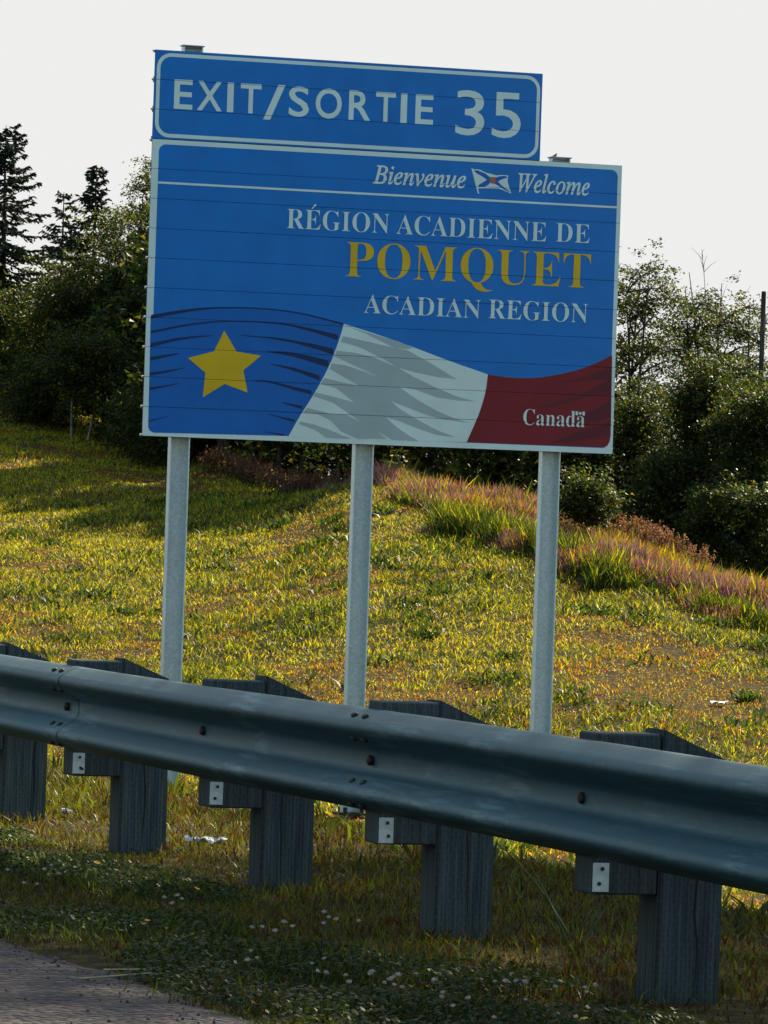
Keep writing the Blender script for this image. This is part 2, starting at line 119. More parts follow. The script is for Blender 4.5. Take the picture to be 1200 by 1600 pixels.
FLAG_CLOTH = [(3.475, 2.92), (3.499, 2.921), (3.523, 2.923), (3.546, 2.921), (3.567, 2.914), (3.587, 2.904), (3.608, 2.896), (3.63, 2.89), (3.653, 2.887), (3.674, 2.883), (3.694, 2.879), (3.713, 2.874), (3.731, 2.871), (3.75, 2.872), (3.768, 2.876), (3.788, 2.878), (3.812, 2.878), (3.838, 2.877), (3.864, 2.876), (3.861, 2.859), (3.859, 2.843), (3.858, 2.826), (3.861, 2.81), (3.865, 2.793), (3.872, 2.773), (3.881, 2.747), (3.892, 2.717), (3.903, 2.688), (3.879, 2.696), (3.855, 2.705), (3.832, 2.713), (3.81, 2.72), (3.788, 2.727), (3.765, 2.732), (3.737, 2.733), (3.708, 2.733), (3.68, 2.732), (3.654, 2.731), (3.629, 2.729), (3.604, 2.728), (3.579, 2.726), (3.553, 2.725), (3.527, 2.724)]
FLAG_SALTIRE = [[(3.487, 2.911), (3.527, 2.911), (3.608, 2.884), (3.657, 2.851), (3.659, 2.798), (3.629, 2.821), (3.567, 2.855), (3.497, 2.89)], [(3.54, 2.738), (3.54, 2.76), (3.602, 2.799), (3.634, 2.823), (3.663, 2.798), (3.659, 2.775), (3.604, 2.743)], [(3.723, 2.848), (3.788, 2.867), (3.85, 2.867), (3.846, 2.85), (3.79, 2.831), (3.753, 2.807), (3.725, 2.788)], [(3.716, 2.783), (3.753, 2.807), (3.792, 2.769), (3.845, 2.736), (3.888, 2.708), (3.87, 2.708), (3.817, 2.73), (3.764, 2.759)], [(3.654, 2.851), (3.725, 2.85), (3.753, 2.807), (3.721, 2.781), (3.678, 2.785), (3.632, 2.821)]]
FLAG_SHIELD = [(3.659, 2.849), (3.72, 2.848), (3.724, 2.815), (3.718, 2.783), (3.697, 2.784), (3.677, 2.799), (3.662, 2.82)]
MAIN_FIELD = [(0.057, 2.977), (0.123, 3.013), (4.993, 3.019), (5.068, 2.949), (5.102, 0.201), (5.077, 0.099), (5.027, 0.069), (0.12, 0.038), (0.06, 0.095)]
WHITE_LINE = [(0.056, 2.603), (5.073, 2.605)]
EXIT_RING = [(0.001, 3.972), (4.209, 3.959), (4.219, 3.058), (0.007, 3.053)]
WORDS = [('b', 'RÉGION', 'white', 1.464, 2.577, 2.203, 0.201), ('b', 'ACADIENNE', 'white', 2.655, 4.307, 2.203, 0.199), ('b', 'DE', 'white', 4.414, 4.791, 2.21, 0.196), ('b', 'POMQUET', 'gold', 2.118, 4.815, 1.735, 0.359), ('b', 'ACADIAN', 'white', 2.329, 3.609, 1.366, 0.19), ('b', 'REGION', 'white', 3.698, 4.801, 1.372, 0.197), ('i', 'Bienvenue', 'white', 2.378, 3.4, 2.719, 0.175), ('i', 'Welcome', 'white', 3.975, 4.774, 2.715, 0.18), ('b', 'Canada', 'white', 4.12, 4.805, 0.273, 0.165)]
EXIT_LETTERS = [('E', 0.215, 0.412, 3.368, 3.671), ('X', 0.46, 0.726, 3.367, 3.671), ('I', 0.781, 0.849, 3.366, 3.671), ('T', 0.922, 1.145, 3.366, 3.67), ('/', 1.173, 1.4, 3.312, 3.678), ('S', 1.441, 1.662, 3.36, 3.674), ('O', 1.732, 2.016, 3.359, 3.673), ('R', 2.093, 2.329, 3.362, 3.669), ('T', 2.385, 2.601, 3.362, 3.669), ('I', 2.657, 2.727, 3.361, 3.668), ('E', 2.819, 3.015, 3.36, 3.668), ('3', 3.262, 3.579, 3.27, 3.744), ('5', 3.664, 3.983, 3.265, 3.744)]
HILL = [(-0.15012, [(86, 1.387), (102, 3.519)]), (-0.07506, [(84, 1.629), (102, 3.906)]), (-0.05629, [(84, 1.693), (100, 3.417)]), (-0.04378, [(84, 1.718), (95, 2.636)]), (-0.03127, [(84, 1.828), (90, 2.32)]), (0.0, [(80, 2.085)]), (0.02502, [(77, 1.734)]), (0.05004, [(73, 1.177)]), (0.07506, [(70, 0.582)]), (0.11259, [(66, -0.08)]), (0.17514, [(62, -0.644)])]
TREES = [
    ('spruce', 23.21, 98.6, 8.995, 0.99, 3.877, 1.0, 'tall dark spruce cut off by the left edge of the picture'),
    ('spruce', 25.5, 103.12, 8.026, 0.66, 4.313, 0.8, 'thin ragged spruce, between the tall spruce and the pointed spruce'),
    ('spruce', 25.62, 100.98, 8.466, 0.7, 4.017, 1.0, 'pointed dark spruce rising above the bushes left of the sign'),
    ('leafy', 26.47, 99.66, 8.539, 0.44, 4.029, 0.8, "narrow leafy sapling whose top touches the sign's left edge"),
    ('leafy', 23.11, 96.53, 5.634, 0.82, 3.095, 1.0, 'low leafy bush under the tall spruce at far left'),
    ('leafy', 23.46, 94.32, 6.302, 0.8, 3.087, 1.0, 'broad leafy maple bush below the two small spruces'),
    ('leafy', 24.27, 94.06, 7.059, 0.73, 2.752, 1.0, 'tall leafy bush right of the pointed spruce'),
    ('leafy', 24.3, 91.96, 6.483, 0.59, 2.858, 1.0, "dark bushy tree half hidden behind the sign's left edge"),
    ('leafy', 22.91, 90.82, 4.669, 0.42, 3.639, 1.0, 'small shrub with two bare pale stems at the foot of the bushes'),
    ('leafy', 21.74, 98.01, 7.56, 1.0, 3.682, 1.0, 'leafy tree beyond the left edge of the picture'),
    ('leafy', 25.66, 93.62, 8.383, 0.85, 2.437, 1.2, 'dark leafy tree behind the sign, above its left post'),
    ('leafy', 26.81, 93.26, 9.031, 0.91, 2.478, 1.2, 'dark leafy tree behind the sign, second from its left post'),
    ('leafy', 28.32, 93.83, 9.339, 0.96, 2.535, 1.2, 'dark leafy tree behind the gold lettering, left of the middle post'),
    ('leafy', 29.3, 92.47, 9.241, 0.97, 2.445, 1.2, 'dark leafy tree behind the sign, above the middle post'),
    ('leafy', 30.26, 91.12, 9.083, 0.96, 2.238, 1.2, 'dark leafy tree behind the white part of the sign'),
    ('leafy', 31.13, 89.79, 7.618, 0.74, 1.794, 1.2, 'dark leafy tree behind the sign, above its right post'),
    ('leafy', 31.81, 88.53, 6.41, 0.59, 1.354, 1.2, "dark leafy tree behind the sign just inside the sign's right edge"),
    ('open', 32.18, 86.31, 6.66, 0.71, 2.194, 0.75, "open airy tree showing sky through its crown, beside the sign's right edge"),
    ('open', 34.19, 88.82, 6.633, 0.78, 2.26, 0.75, 'wide airy tree with bare twigs on top, middle of the right-hand trees'),
    ('open', 34.19, 86.72, 6.278, 0.6, 2.031, 0.8, 'airy tree with arching crown next to the dark pole'),
    ('leafy', 29.93, 80.73, 3.848, 0.52, 1.051, 1.2, "dark bush filling the gap at the sign's lower right corner"),
    ('leafy', 30.48, 78.46, 4.305, 0.74, 1.1, 1.25, 'dense sunlit yellow-green bush in front of the airy trees'),
    ('leafy', 30.54, 76.34, 3.901, 0.62, 0.721, 1.2, 'sunlit bush cut off by the right edge of the picture'),
    ('leafy', 29.52, 77.71, 2.742, 0.64, 0.873, 1.2, 'low dark bush behind the reddish weeds'),
    ('leafy', 29.51, 74.57, 2.125, 0.62, 0.424, 1.2, 'low dark bush at the right end of the crest'),
    ('leafy', 32.28, 77.89, 4.317, 0.74, 0.429, 1.0, 'bush beyond the right edge of the picture'),
    ('leafy', 24.72, 88.68, 4.231, 0.63, 1.929, 1.2, 'low dark bush showing under the sign, right of the left post'),
    ('leafy', 25.92, 88.29, 4.274, 0.69, 1.972, 1.2, 'low dark bush under the sign, between left and middle posts'),
    ('leafy', 26.84, 86.96, 4.056, 0.68, 1.893, 1.2, 'low dark bush under the sign, just left of the middle post'),
    ('leafy', 27.47, 84.66, 3.926, 0.69, 1.699, 1.2, 'low dark bush under the sign, just right of the middle post'),
    ('leafy', 28.04, 82.38, 3.69, 0.67, 1.459, 1.2, 'low dark bush under the sign, just left of the right post'),
    ('leafy', 28.51, 80.13, 3.461, 0.62, 1.175, 1.2, 'low dark bush under the sign, just right of the right post'),
    ('leafy', 23.48, 86.97, 3.691, 0.41, 2.058, 1.1, 'dark bush hidden in the shade at the left post'),
    ('leafy', 25.28, 70.14, 2.061, 0.19, 1.474, 0.7, 'small sunlit shrub standing alone on the crest right of the right post'),
    ('leafy', 25.01, 109.56, 5.96, 0.81, 2.737, 1.0, 'back-row dark bush deep in the wood, far left beyond the tall spruce'),
    ('leafy', 26.45, 110.16, 6.045, 0.82, 2.794, 1.0, 'back-row dark bush deep in the wood, behind the tall spruce'),
    ('leafy', 27.42, 108.8, 6.466, 0.81, 2.823, 1.0, 'back-row dark bush deep in the wood, behind the pointed spruce'),
    ('leafy', 28.04, 106.5, 6.687, 0.8, 2.559, 1.0, 'back-row dark bush deep in the wood, behind the sapling'),
    ('leafy', 28.76, 104.18, 6.497, 0.78, 2.309, 1.0, 'back-row dark bush deep in the wood, at the left post'),
    ('leafy', 29.92, 103.81, 6.403, 0.78, 2.35, 1.0, 'back-row dark bush deep in the wood, under the star'),
    ('leafy', 30.79, 102.49, 6.396, 0.78, 2.381, 1.0, 'back-row dark bush deep in the wood, left of the white flag part'),
    ('leafy', 31.64, 101.17, 6.256, 0.77, 2.145, 1.0, 'back-row dark bush deep in the wood, behind the white flag part'),
    ('leafy', 32.47, 99.86, 6.118, 0.76, 2.046, 1.0, 'back-row dark bush deep in the wood, right of the middle post'),
    ('leafy', 33.27, 98.55, 5.851, 0.75, 1.817, 1.0, 'back-row dark bush deep in the wood, left of the red flag part'),
    ('leafy', 34.06, 97.25, 5.33, 0.75, 1.465, 1.0, 'back-row dark bush deep in the wood, at the right post'),
    ('leafy', 34.76, 95.98, 4.307, 0.74, 0.989, 1.0, "back-row dark bush deep in the wood, at the sign's lower right corner"),
    ('leafy', 35.09, 93.78, 3.157, 0.73, 0.53, 1.0, 'back-row dark bush deep in the wood, below the first airy tree'),
    ('leafy', 36.17, 93.44, 3.32, 0.73, 0.568, 1.0, 'back-row dark bush deep in the wood, below the middle airy tree'),
    ('leafy', 36.87, 92.17, 3.585, 0.72, 0.365, 1.0, 'back-row dark bush deep in the wood, below the airy tree by the pole'),
    ('leafy', 24.45, 86.66, 7.778, 0.81, 1.586, 1.3, 'bushy dark tree close behind the sign, behind the star'),
    ('leafy', 25.01, 84.39, 6.902, 0.79, 1.617, 1.3, 'bushy dark tree close behind the sign, left of the middle post'),
    ('leafy', 25.57, 82.11, 6.921, 0.81, 1.649, 1.3, 'bushy dark tree close behind the sign, over the middle post'),
    ('leafy', 26.38, 80.8, 6.788, 0.8, 1.684, 1.3, 'bushy dark tree close behind the sign, behind the white flag band'),
    ('leafy', 27.03, 79.55, 6.442, 0.74, 1.713, 1.3, 'bushy dark tree close behind the sign, behind the red flag band'),
    ('leafy', 23.96, 87.87, 7.254, 0.57, 1.563, 1.3, 'bushy dark tree close behind the sign, over the left post'),
    ('leafy', 22.64, 93.01, 4.416, 0.55, 2.684, 1.0, 'low bush at the far left where the lit grass meets the wood'),
    ('leafy', 23.5, 90.63, 4.222, 0.54, 2.35, 1.1, 'low dark bush right of the two pale stems'),
    ('leafy', 23.55, 88.52, 3.834, 0.48, 2.117, 1.1, "low dark bush just left of the sign's lower left corner"),
    ('leafy', 17.0, 24.5, 12.5, 2.6, 2.0, 0.8, 'tall roadside tree added out of view on the right to shade the verge, nearest the road'),  # from here on: unseen trees put in to cast shade on verge and rail
    ('open', 20.5, 28.5, 13.5, 2.6, 2.5, 1.0, 'tall airy roadside tree added out of view on the right to shade the verge'),
    ('leafy', 23.5, 26.0, 13.5, 2.6, 2.5, 0.8, 'tall roadside tree added out of view on the right to shade the verge, behind the airy one'),
    ('open', 15.8, 20.0, 11.5, 2.3, 2.5, 1.0, 'nearest tall airy roadside tree added out of view on the right to shade the verge'),
    ('leafy', 21.0, 33.0, 13.5, 2.4, 2.0, 0.8, 'farthest tall roadside tree added out of view on the right to shade the verge'),
    ('leafy', 14.2, 23.2, 11.5, 2.4, 1.5, 0.9, 'tall roadside tree added out of view on the right to shade the verge, left of the airy ones'),
    ('leafy', 18.6, 21.5, 12.0, 2.4, 1.5, 0.9, 'bushy tall roadside tree added out of view on the right to shade the verge'),
]
POLE = (31.94, 80.09, 5.451)
BARE_TWIGS = [(34.08, 88.86, 6.724), (26.26, 99.73, 7.887)]
WEED_LINE = [(25.78, 70.09), (26.14, 67.66)]
WEED_LINE_B = [(23.54, 84.85), (24.53, 79.3)]
FLOWER_PATCHES = [(4.24, 14.28, 5, 0.05), (4.53, 14.76, 5, 0.06), (4.05, 12.7, 7, 0.1), (4.05, 13.44, 5, 0.08), (4.03, 12.36, 4, 0.07), (4.08, 12.2, 4, 0.08), (4.36, 12.63, 4, 0.08), (4.2, 16.66, 5, 0.07), (3.98, 16.48, 3, 0.05), (4.2, 15.2, 4, 0.06), (4.43, 12.38, 5, 0.08), (4.05, 12.88, 4, 0.05)]
YELLOW_SPOTS = [(4.52, 17.47), (3.92, 14.65), (3.92, 14.58), (3.92, 14.54), (3.92, 14.04), (3.92, 14.0), (3.94, 14.0), (4.48, 16.01), (4.16, 12.62), (4.27, 12.34), (4.33, 11.89), (3.93, 14.36), (4.1, 12.57)]
rng = np.random.default_rng(7)
C = scene.collection
# ================================================================ helpers
def tag(o, label=None, cat=None, group=None, kind=None):
    if label: o['label'] = label
    if cat: o['category'] = cat
    if group: o['group'] = group
    if kind: o['kind'] = kind
    return o

def link(name, me, mat=None, parent=None):
    o = bpy.data.objects.new(name, me)
    C.objects.link(o)
    if mat is not None and len(me.materials) == 0: me.materials.append(mat)
    if parent is not None: o.parent = parent
    return o

def empty(name, loc=(0, 0, 0)):
    o = bpy.data.objects.new(name, None)
    C.objects.link(o)
    o.location = loc
    o.empty_display_size = 0.2
    return o

def np_mesh(name, v, tris=None, quads=None, col=None, smooth=False):
    """mesh from numpy arrays; col is one colour per vertex"""
    me = bpy.data.meshes.new(name)
    nt = 0 if tris is None else len(tris)
    nq = 0 if quads is None else len(quads)
    me.vertices.add(len(v))
    me.vertices.foreach_set('co', np.asarray(v, np.float32).ravel())
    loops = []
    if nt: loops.append(np.asarray(tris, np.int32).ravel())
    if nq: loops.append(np.asarray(quads, np.int32).ravel())
    lp = np.concatenate(loops)
    me.loops.add(len(lp))
    me.loops.foreach_set('vertex_index', lp)
    me.polygons.add(nt + nq)
    st = np.concatenate([np.arange(nt) * 3, nt * 3 + np.arange(nq) * 4]).astype(np.int32)
    me.polygons.foreach_set('loop_start', st)
    if smooth: me.polygons.foreach_set('use_smooth', np.ones(nt + nq, bool))
    if col is not None:
        a = me.color_attributes.new('col', 'FLOAT_COLOR', 'POINT')
        c4 = np.ones((len(v), 4), np.float32)
        c4[:, :3] = col
        a.data.foreach_set('color', c4.ravel())
    me.update()
    me.validate()
    return me

def bm_mesh(name, bm, smooth=False):
    me = bpy.data.meshes.new(name)
    bmesh.ops.recalc_face_normals(bm, faces=bm.faces)
    if smooth:
        for f in bm.faces: f.smooth = True
    bm.to_mesh(me)
    bm.free()
    return me

def box_bm(x0, x1, y0, y1, z0, z1, bev=0.0, bm=None):
    own = bm is None
    if own: bm = bmesh.new()
    vs_ = [bm.verts.new(p) for p in ((x0, y0, z0), (x1, y0, z0), (x1, y1, z0), (x0, y1, z0), (x0, y0, z1), (x1, y0, z1), (x1, y1, z1), (x0, y1, z1))]
    fs = [bm.faces.new([vs_[i] for i in q]) for q in ((0, 3, 2, 1), (4, 5, 6, 7), (0, 1, 5, 4), (1, 2, 6, 5), (2, 3, 7, 6), (3, 0, 4, 7))]
    if bev:
        es = list({e for f in fs for e in f.edges})
        bmesh.ops.bevel(bm, geom=es, offset=bev, segments=1, affect='EDGES')
    return bm

def tube(pts, rad, sides=6):
    """tapered tube; returns verts, quads"""
    pts = np.asarray(pts, float)
    n = len(pts)
    rad = np.broadcast_to(rad, n)
    d = np.gradient(pts, axis=0)
    d /= np.linalg.norm(d, axis=1)[:, None] + 1e-9
    ref = np.where(np.abs(d[:, 2:3]) > 0.9, np.array([[1.0, 0, 0]]), np.array([[0, 0, 1.0]]))
    a = np.cross(d, ref); a /= np.linalg.norm(a, axis=1)[:, None] + 1e-9
    b = np.cross(d, a)
    th = np.arange(sides) / sides * 2 * np.pi
    ring = a[:, None] * np.cos(th)[None, :, None] + b[:, None] * np.sin(th)[None, :, None]
    v = (pts[:, None] + ring * rad[:, None, None]).reshape(-1, 3)
    i = np.arange(n - 1)[:, None] * sides
    j = np.arange(sides)[None]
    k = (j + 1) % sides
    q = np.stack([i + j, i + k, i + sides + k, i + sides + j], -1).reshape(-1, 4)
    return v, q

class Acc:
    def __init__(s): s.v = []; s.q = []; s.t = []; s.c = []; s.n = 0
    def add(s, v, q=None, t=None, c=None):
        s.v.append(v)
        if q is not None: s.q.append(np.asarray(q) + s.n)
        if t is not None: s.t.append(np.asarray(t) + s.n)
        if c is not None: s.c.append(np.broadcast_to(c, (len(v), 3)))
        s.n += len(v)
    def mesh(s, name, smooth=False):
        return np_mesh(name, np.concatenate(s.v), np.concatenate(s.t) if s.t else None, np.concatenate(s.q) if s.q else None,
                       np.concatenate(s.c) if s.c else None, smooth)

def smoothstep(a, b, x):
    t = np.clip((x - a) / (b - a), 0, 1)
    return t * t * (3 - 2 * t)

_G = np.random.default_rng(3).random((64, 64))
def vnoise(x, y, s):
    """cheap value noise 0..1"""
    x = np.asarray(x) / s; y = np.asarray(y) / s
    xi = np.floor(x).astype(int); yi = np.floor(y).astype(int)
    fx = x - xi; fy = y - yi
    fx = fx * fx * (3 - 2 * fx); fy = fy * fy * (3 - 2 * fy)
    g = lambda a, b: _G[a % 64, b % 64]
    return (g(xi, yi) * (1 - fx) + g(xi + 1, yi) * fx) * (1 - fy) + (g(xi, yi + 1) * (1 - fx) + g(xi + 1, yi + 1) * fx) * fy

# ================================================================ materials
def new_mat(name):
    mt = bpy.data.materials.new(name)
    mt.use_nodes = True
    nt = mt.node_tree
    return mt, nt.nodes, nt.links, nt.nodes['Principled BSDF']

def noise_mat(name, c1, c2, scale=8.0, rough=0.8, metal=0.0, bump=0.0, bscale=None, detail=5.0, spec=0.3, stretch=None, coords='Object'):
    mt, n, l, p = new_mat(name)
    tc = n.new('ShaderNodeTexCoord')
    mp = n.new('ShaderNodeMapping')
    l.new(tc.outputs[coords], mp.inputs[0])
    if stretch: mp.inputs['Scale'].default_value = stretch
    ns = n.new('ShaderNodeTexNoise')
    ns.inputs['Scale'].default_value = scale
    ns.inputs['Detail'].default_value = detail
    l.new(mp.outputs[0], ns.inputs['Vector'])
    rp = n.new('ShaderNodeValToRGB')
    rp.color_ramp.elements[0].position = 0.32
    rp.color_ramp.elements[1].position = 0.68
    rp.color_ramp.elements[0].color = (*c1, 1)
    rp.color_ramp.elements[1].color = (*c2, 1)
    l.new(ns.outputs['Fac'], rp.inputs[0])
    l.new(rp.outputs[0], p.inputs['Base Color'])
    p.inputs['Roughness'].default_value = rough
    p.inputs['Metallic'].default_value = metal
    p.inputs['Specular IOR Level'].default_value = spec
    if bump:
        nb = n.new('ShaderNodeTexNoise')
        nb.inputs['Scale'].default_value = bscale or scale * 4
        nb.inputs['Detail'].default_value = 4
        l.new(mp.outputs[0], nb.inputs['Vector'])
        b = n.new('ShaderNodeBump')
        b.inputs['Strength'].default_value = 1.0
        b.inputs['Distance'].default_value = bump
        l.new(nb.outputs['Fac'], b.inputs['Height'])
        l.new(b.outputs[0], p.inputs['Normal'])
    return mt

def leaf_mat(name, trans=0.45, rough=0.6, tint=(1.15, 1.1, 0.5)):
    """thin leaf or blade: colour from the 'col' attribute, light shines through"""
    mt, n, l, p = new_mat(name)
    at = n.new('ShaderNodeAttribute'); at.attribute_name = 'col'
    l.new(at.outputs['Color'], p.inputs['Base Color'])
    p.inputs['Roughness'].default_value = rough
    p.inputs['Specular IOR Level'].default_value = 0.2
    tr = n.new('ShaderNodeBsdfTranslucent')
    mx = n.new('ShaderNodeMix'); mx.data_type = 'RGBA'; mx.blend_type = 'MULTIPLY'
    mx.inputs['Factor'].default_value = 1.0
    l.new(at.outputs['Color'], mx.inputs['A'])
    mx.inputs['B'].default_value = (*tint, 1)
    l.new(mx.outputs['Result'], tr.inputs['Color'])
    ms = n.new('ShaderNodeMixShader')
    ms.inputs[0].default_value = trans
    l.new(p.outputs[0], ms.inputs[1]); l.new(tr.outputs[0], ms.inputs[2])
    l.new(ms.outputs[0], n['Material Output'].inputs['Surface'])
    return mt

M = {}
M['soil'] = noise_mat('soil', (0.022, 0.018, 0.008), (0.085, 0.062, 0.024), 11, 0.95, bump=0.03, bscale=40, spec=0.05, detail=12)
M['grass'] = leaf_mat('grass_blades', 0.5, 0.5)
M['leaf'] = leaf_mat('leaves', 0.55, 0.5)
M['pink_grass'] = leaf_mat('pink_grass_blades', 0.4, 0.6, (1.0, 0.9, 0.85))
M['needle'] = leaf_mat('needles', 0.15, 0.6, (1, 1, 0.8))
M['bark'] = noise_mat('bark', (0.03, 0.026, 0.022), (0.085, 0.072, 0.06), 9, 0.95, bump=0.01, stretch=(1, 1, 0.3))
M['pale_bark'] = noise_mat('pale_bark', (0.12, 0.11, 0.09), (0.26, 0.24, 0.2), 12, 0.9, stretch=(1, 1, 0.4))

def asphalt():
    mt, n, l, p = new_mat('asphalt')
    tc = n.new('ShaderNodeTexCoord')
    v = n.new('ShaderNodeTexVoronoi'); v.inputs['Scale'].default_value = 34
    l.new(tc.outputs['Object'], v.inputs['Vector'])
    ns = n.new('ShaderNodeTexNoise'); ns.inputs['Scale'].default_value = 3.5; ns.inputs['Detail'].default_value = 6
    l.new(tc.outputs['Object'], ns.inputs['Vector'])
    r1 = n.new('ShaderNodeValToRGB')
    e = r1.color_ramp.elements
    e[0].position = 0.0; e[0].color = (0.005, 0.003, 0.004, 1)
    e[1].position = 1.0; e[1].color = (0.12, 0.066, 0.074, 1)
    x = e.new(0.55); x.color = (0.02, 0.0105, 0.013, 1)
    sp = n.new('ShaderNodeSeparateColor')
    l.new(v.outputs['Color'], sp.inputs[0]); l.new(sp.outputs[0], r1.inputs[0])
    mx = n.new('ShaderNodeMix'); mx.data_type = 'RGBA'; mx.blend_type = 'MULTIPLY'; mx.inputs['Factor'].default_value = 0.6
    l.new(r1.outputs[0], mx.inputs['A'])
    r2 = n.new('ShaderNodeValToRGB'); r2.color_ramp.elements[0].position = .3; r2.color_ramp.elements[0].color = (.45, .45, .47, 1); r2.color_ramp.elements[1].position = .7
    l.new(ns.outputs['Fac'], r2.inputs[0]); l.new(r2.outputs[0], mx.inputs['B'])
    l.new(mx.outputs['Result'], p.inputs['Base Color'])
    p.inputs['Roughness'].default_value = 0.85
    b = n.new('ShaderNodeBump'); b.inputs['Distance'].default_value = 0.035; b.invert = True
    l.new(v.outputs['Distance'], b.inputs['Height']); l.new(b.outputs[0], p.inputs['Normal'])
    return mt
M['asphalt'] = asphalt()
M['stone'] = noise_mat('gravel_stone', (0.08, 0.05, 0.054), (0.2, 0.145, 0.15), 20, 0.9)
M['straw'] = noise_mat('dry_straw', (0.32, 0.25, 0.13), (0.5, 0.42, 0.26), 15, 0.8)

def sheet(name, c, var=0.08, rough=0.38):
    """reflective sign sheeting, slightly weathered"""
    c = np.array(c)
    return noise_mat(name, tuple(c * (1 - var)), tuple(np.minimum(c * (1 + var), 0.95)), 3.0, rough, spec=0.4, detail=8)
M['sign_white'] = sheet('sign_white_sheeting', (0.64, 0.83, 0.81), 0.05)
M['sign_blue'] = sheet('sign_blue_sheeting', (0.001, 0.18, 0.60))
M['sign_deep_blue'] = sheet('sign_deep_blue_sheeting', (0.001, 0.13, 0.50))
M['sign_navy'] = sheet('sign_navy_sheeting', (0.003, 0.028, 0.11))
M['sign_grey'] = sheet('sign_grey_sheeting', (0.36, 0.49, 0.505), 0.05)
M['sign_red'] = sheet('sign_red_sheeting', (0.19, 0.007, 0.017))
M['sign_dark_red'] = sheet('sign_dark_red_sheeting', (0.10, 0.008, 0.02))
M['sign_gold'] = sheet('sign_gold_sheeting', (0.68, 0.46, 0.012))
M['sign_orange'] = sheet('sign_orange_sheeting', (0.45, 0.16, 0.04))
M['aluminium'] = noise_mat('aluminium_extrusion', (0.42, 0.45, 0.46), (0.6, 0.63, 0.64), 6, 0.5, metal=0.6)

def galvanised(name, c1, c2, stretch, rough, metal=0.75, scuffed=False):
    mt, n, l, p = new_mat(name)
    tc = n.new('ShaderNodeTexCoord'); mp = n.new('ShaderNodeMapping')
    mp.inputs['Scale'].default_value = stretch
    l.new(tc.outputs['Object'], mp.inputs[0])
    a = n.new('ShaderNodeTexNoise'); a.inputs['Scale'].default_value = 6; a.inputs['Detail'].default_value = 8; a.inputs['Roughness'].default_value = 0.65
    l.new(mp.outputs[0], a.inputs['Vector'])
    b = n.new('ShaderNodeTexVoronoi'); b.inputs['Scale'].default_value = 45
    l.new(tc.outputs['Object'], b.inputs['Vector'])
    rp = n.new('ShaderNodeValToRGB')
    rp.color_ramp.elements[0].position = 0.3; rp.color_ramp.elements[0].color = (*c1, 1)
    rp.color_ramp.elements[1].position = 0.72; rp.color_ramp.elements[1].color = (*c2, 1)
    l.new(a.outputs['Fac'], rp.inputs[0])
    sp = n.new('ShaderNodeSeparateColor'); l.new(b.outputs['Color'], sp.inputs[0])
    mr = n.new('ShaderNodeMapRange'); mr.inputs['To Min'].default_value = 0.86; mr.inputs['To Max'].default_value = 1.08
    l.new(sp.outputs[0], mr.inputs['Value'])
    vm = n.new('ShaderNodeVectorMath'); vm.operation = 'SCALE'
    l.new(rp.outputs[0], vm.inputs[0]); l.new(mr.outputs[0], vm.inputs['Scale'])
    colour = vm.outputs[0]
    if scuffed:                       # long pale scrapes and dull grime along the beam
        m2 = n.new('ShaderNodeMapping'); m2.inputs['Scale'].default_value = (14, 1.1, 14)
        l.new(tc.outputs['Object'], m2.inputs[0])
        s_ = n.new('ShaderNodeTexNoise'); s_.inputs['Scale'].default_value = 3.2; s_.inputs['Detail'].default_value = 9; s_.inputs['Roughness'].default_value = .7
        l.new(m2.outputs[0], s_.inputs['Vector'])
        q_ = n.new('ShaderNodeTexNoise'); q_.inputs['Scale'].default_value = 1.3; q_.inputs['Detail'].default_value = 3
        l.new(tc.outputs['Object'], q_.inputs['Vector'])
        mu = n.new('ShaderNodeMath'); mu.operation = 'MULTIPLY'; l.new(s_.outputs['Fac'], mu.inputs[0]); l.new(q_.outputs['Fac'], mu.inputs[1])
        rs_ = n.new('ShaderNodeMapRange'); rs_.inputs['From Min'].default_value = .28; rs_.inputs['From Max'].default_value = .40; rs_.inputs['To Max'].default_value = .75
        l.new(mu.outputs[0], rs_.inputs['Value'])
        mxs = n.new('ShaderNodeMix'); mxs.data_type = 'RGBA'
        l.new(rs_.outputs[0], mxs.inputs['Factor']); l.new(colour, mxs.inputs['A']); mxs.inputs['B'].default_value = (.12, .21, .24, 1)
        colour = mxs.outputs['Result']
    l.new(colour, p.inputs['Base Color'])
    r2 = n.new('ShaderNodeMapRange'); r2.inputs['To Min'].default_value = rough - .1; r2.inputs['To Max'].default_value = rough + .12
    l.new(a.outputs['Fac'], r2.inputs['Value']); l.new(r2.outputs[0], p.inputs['Roughness'])
    p.inputs['Metallic'].default_value = metal
    if scuffed: p.inputs['Specular IOR Level'].default_value = .36
    bp = n.new('ShaderNodeBump'); bp.inputs['Distance'].default_value = 0.002; bp.inputs['Strength'].default_value = .5
    l.new(a.outputs['Fac'], bp.inputs['Height']); l.new(bp.outputs[0], p.inputs['Normal'])
    return mt
M['rail_steel'] = galvanised('weathered_rail_steel', (0.008, 0.05, 0.07), (0.028, 0.098, 0.128), (1, 0.12, 1.6), 0.55, 0.55, True)
M['post_steel'] = galvanised('galvanised_post_steel', (0.46, 0.62, 0.66), (0.60, 0.73, 0.77), (1, 1, 0.25), 0.36, 0.35)
M['plate_steel'] = galvanised('bright_plate_steel', (0.42, 0.5, 0.5), (0.56, 0.62, 0.61), (1, 1, 1), 0.5, 0.2)
M['dark_bolt_or_hole'] = noise_mat('rusty_bolt_or_hole', (0.02, 0.016, 0.014), (0.06, 0.04, 0.03), 60, 0.7, metal=0.3)  # rusty bolt heads, and dark spots standing in for open holes
M['bolt_or_hole'] = noise_mat('zinc_bolt', (0.45, 0.46, 0.46), (0.65, 0.66, 0.65), 60, 0.45, metal=0.6)

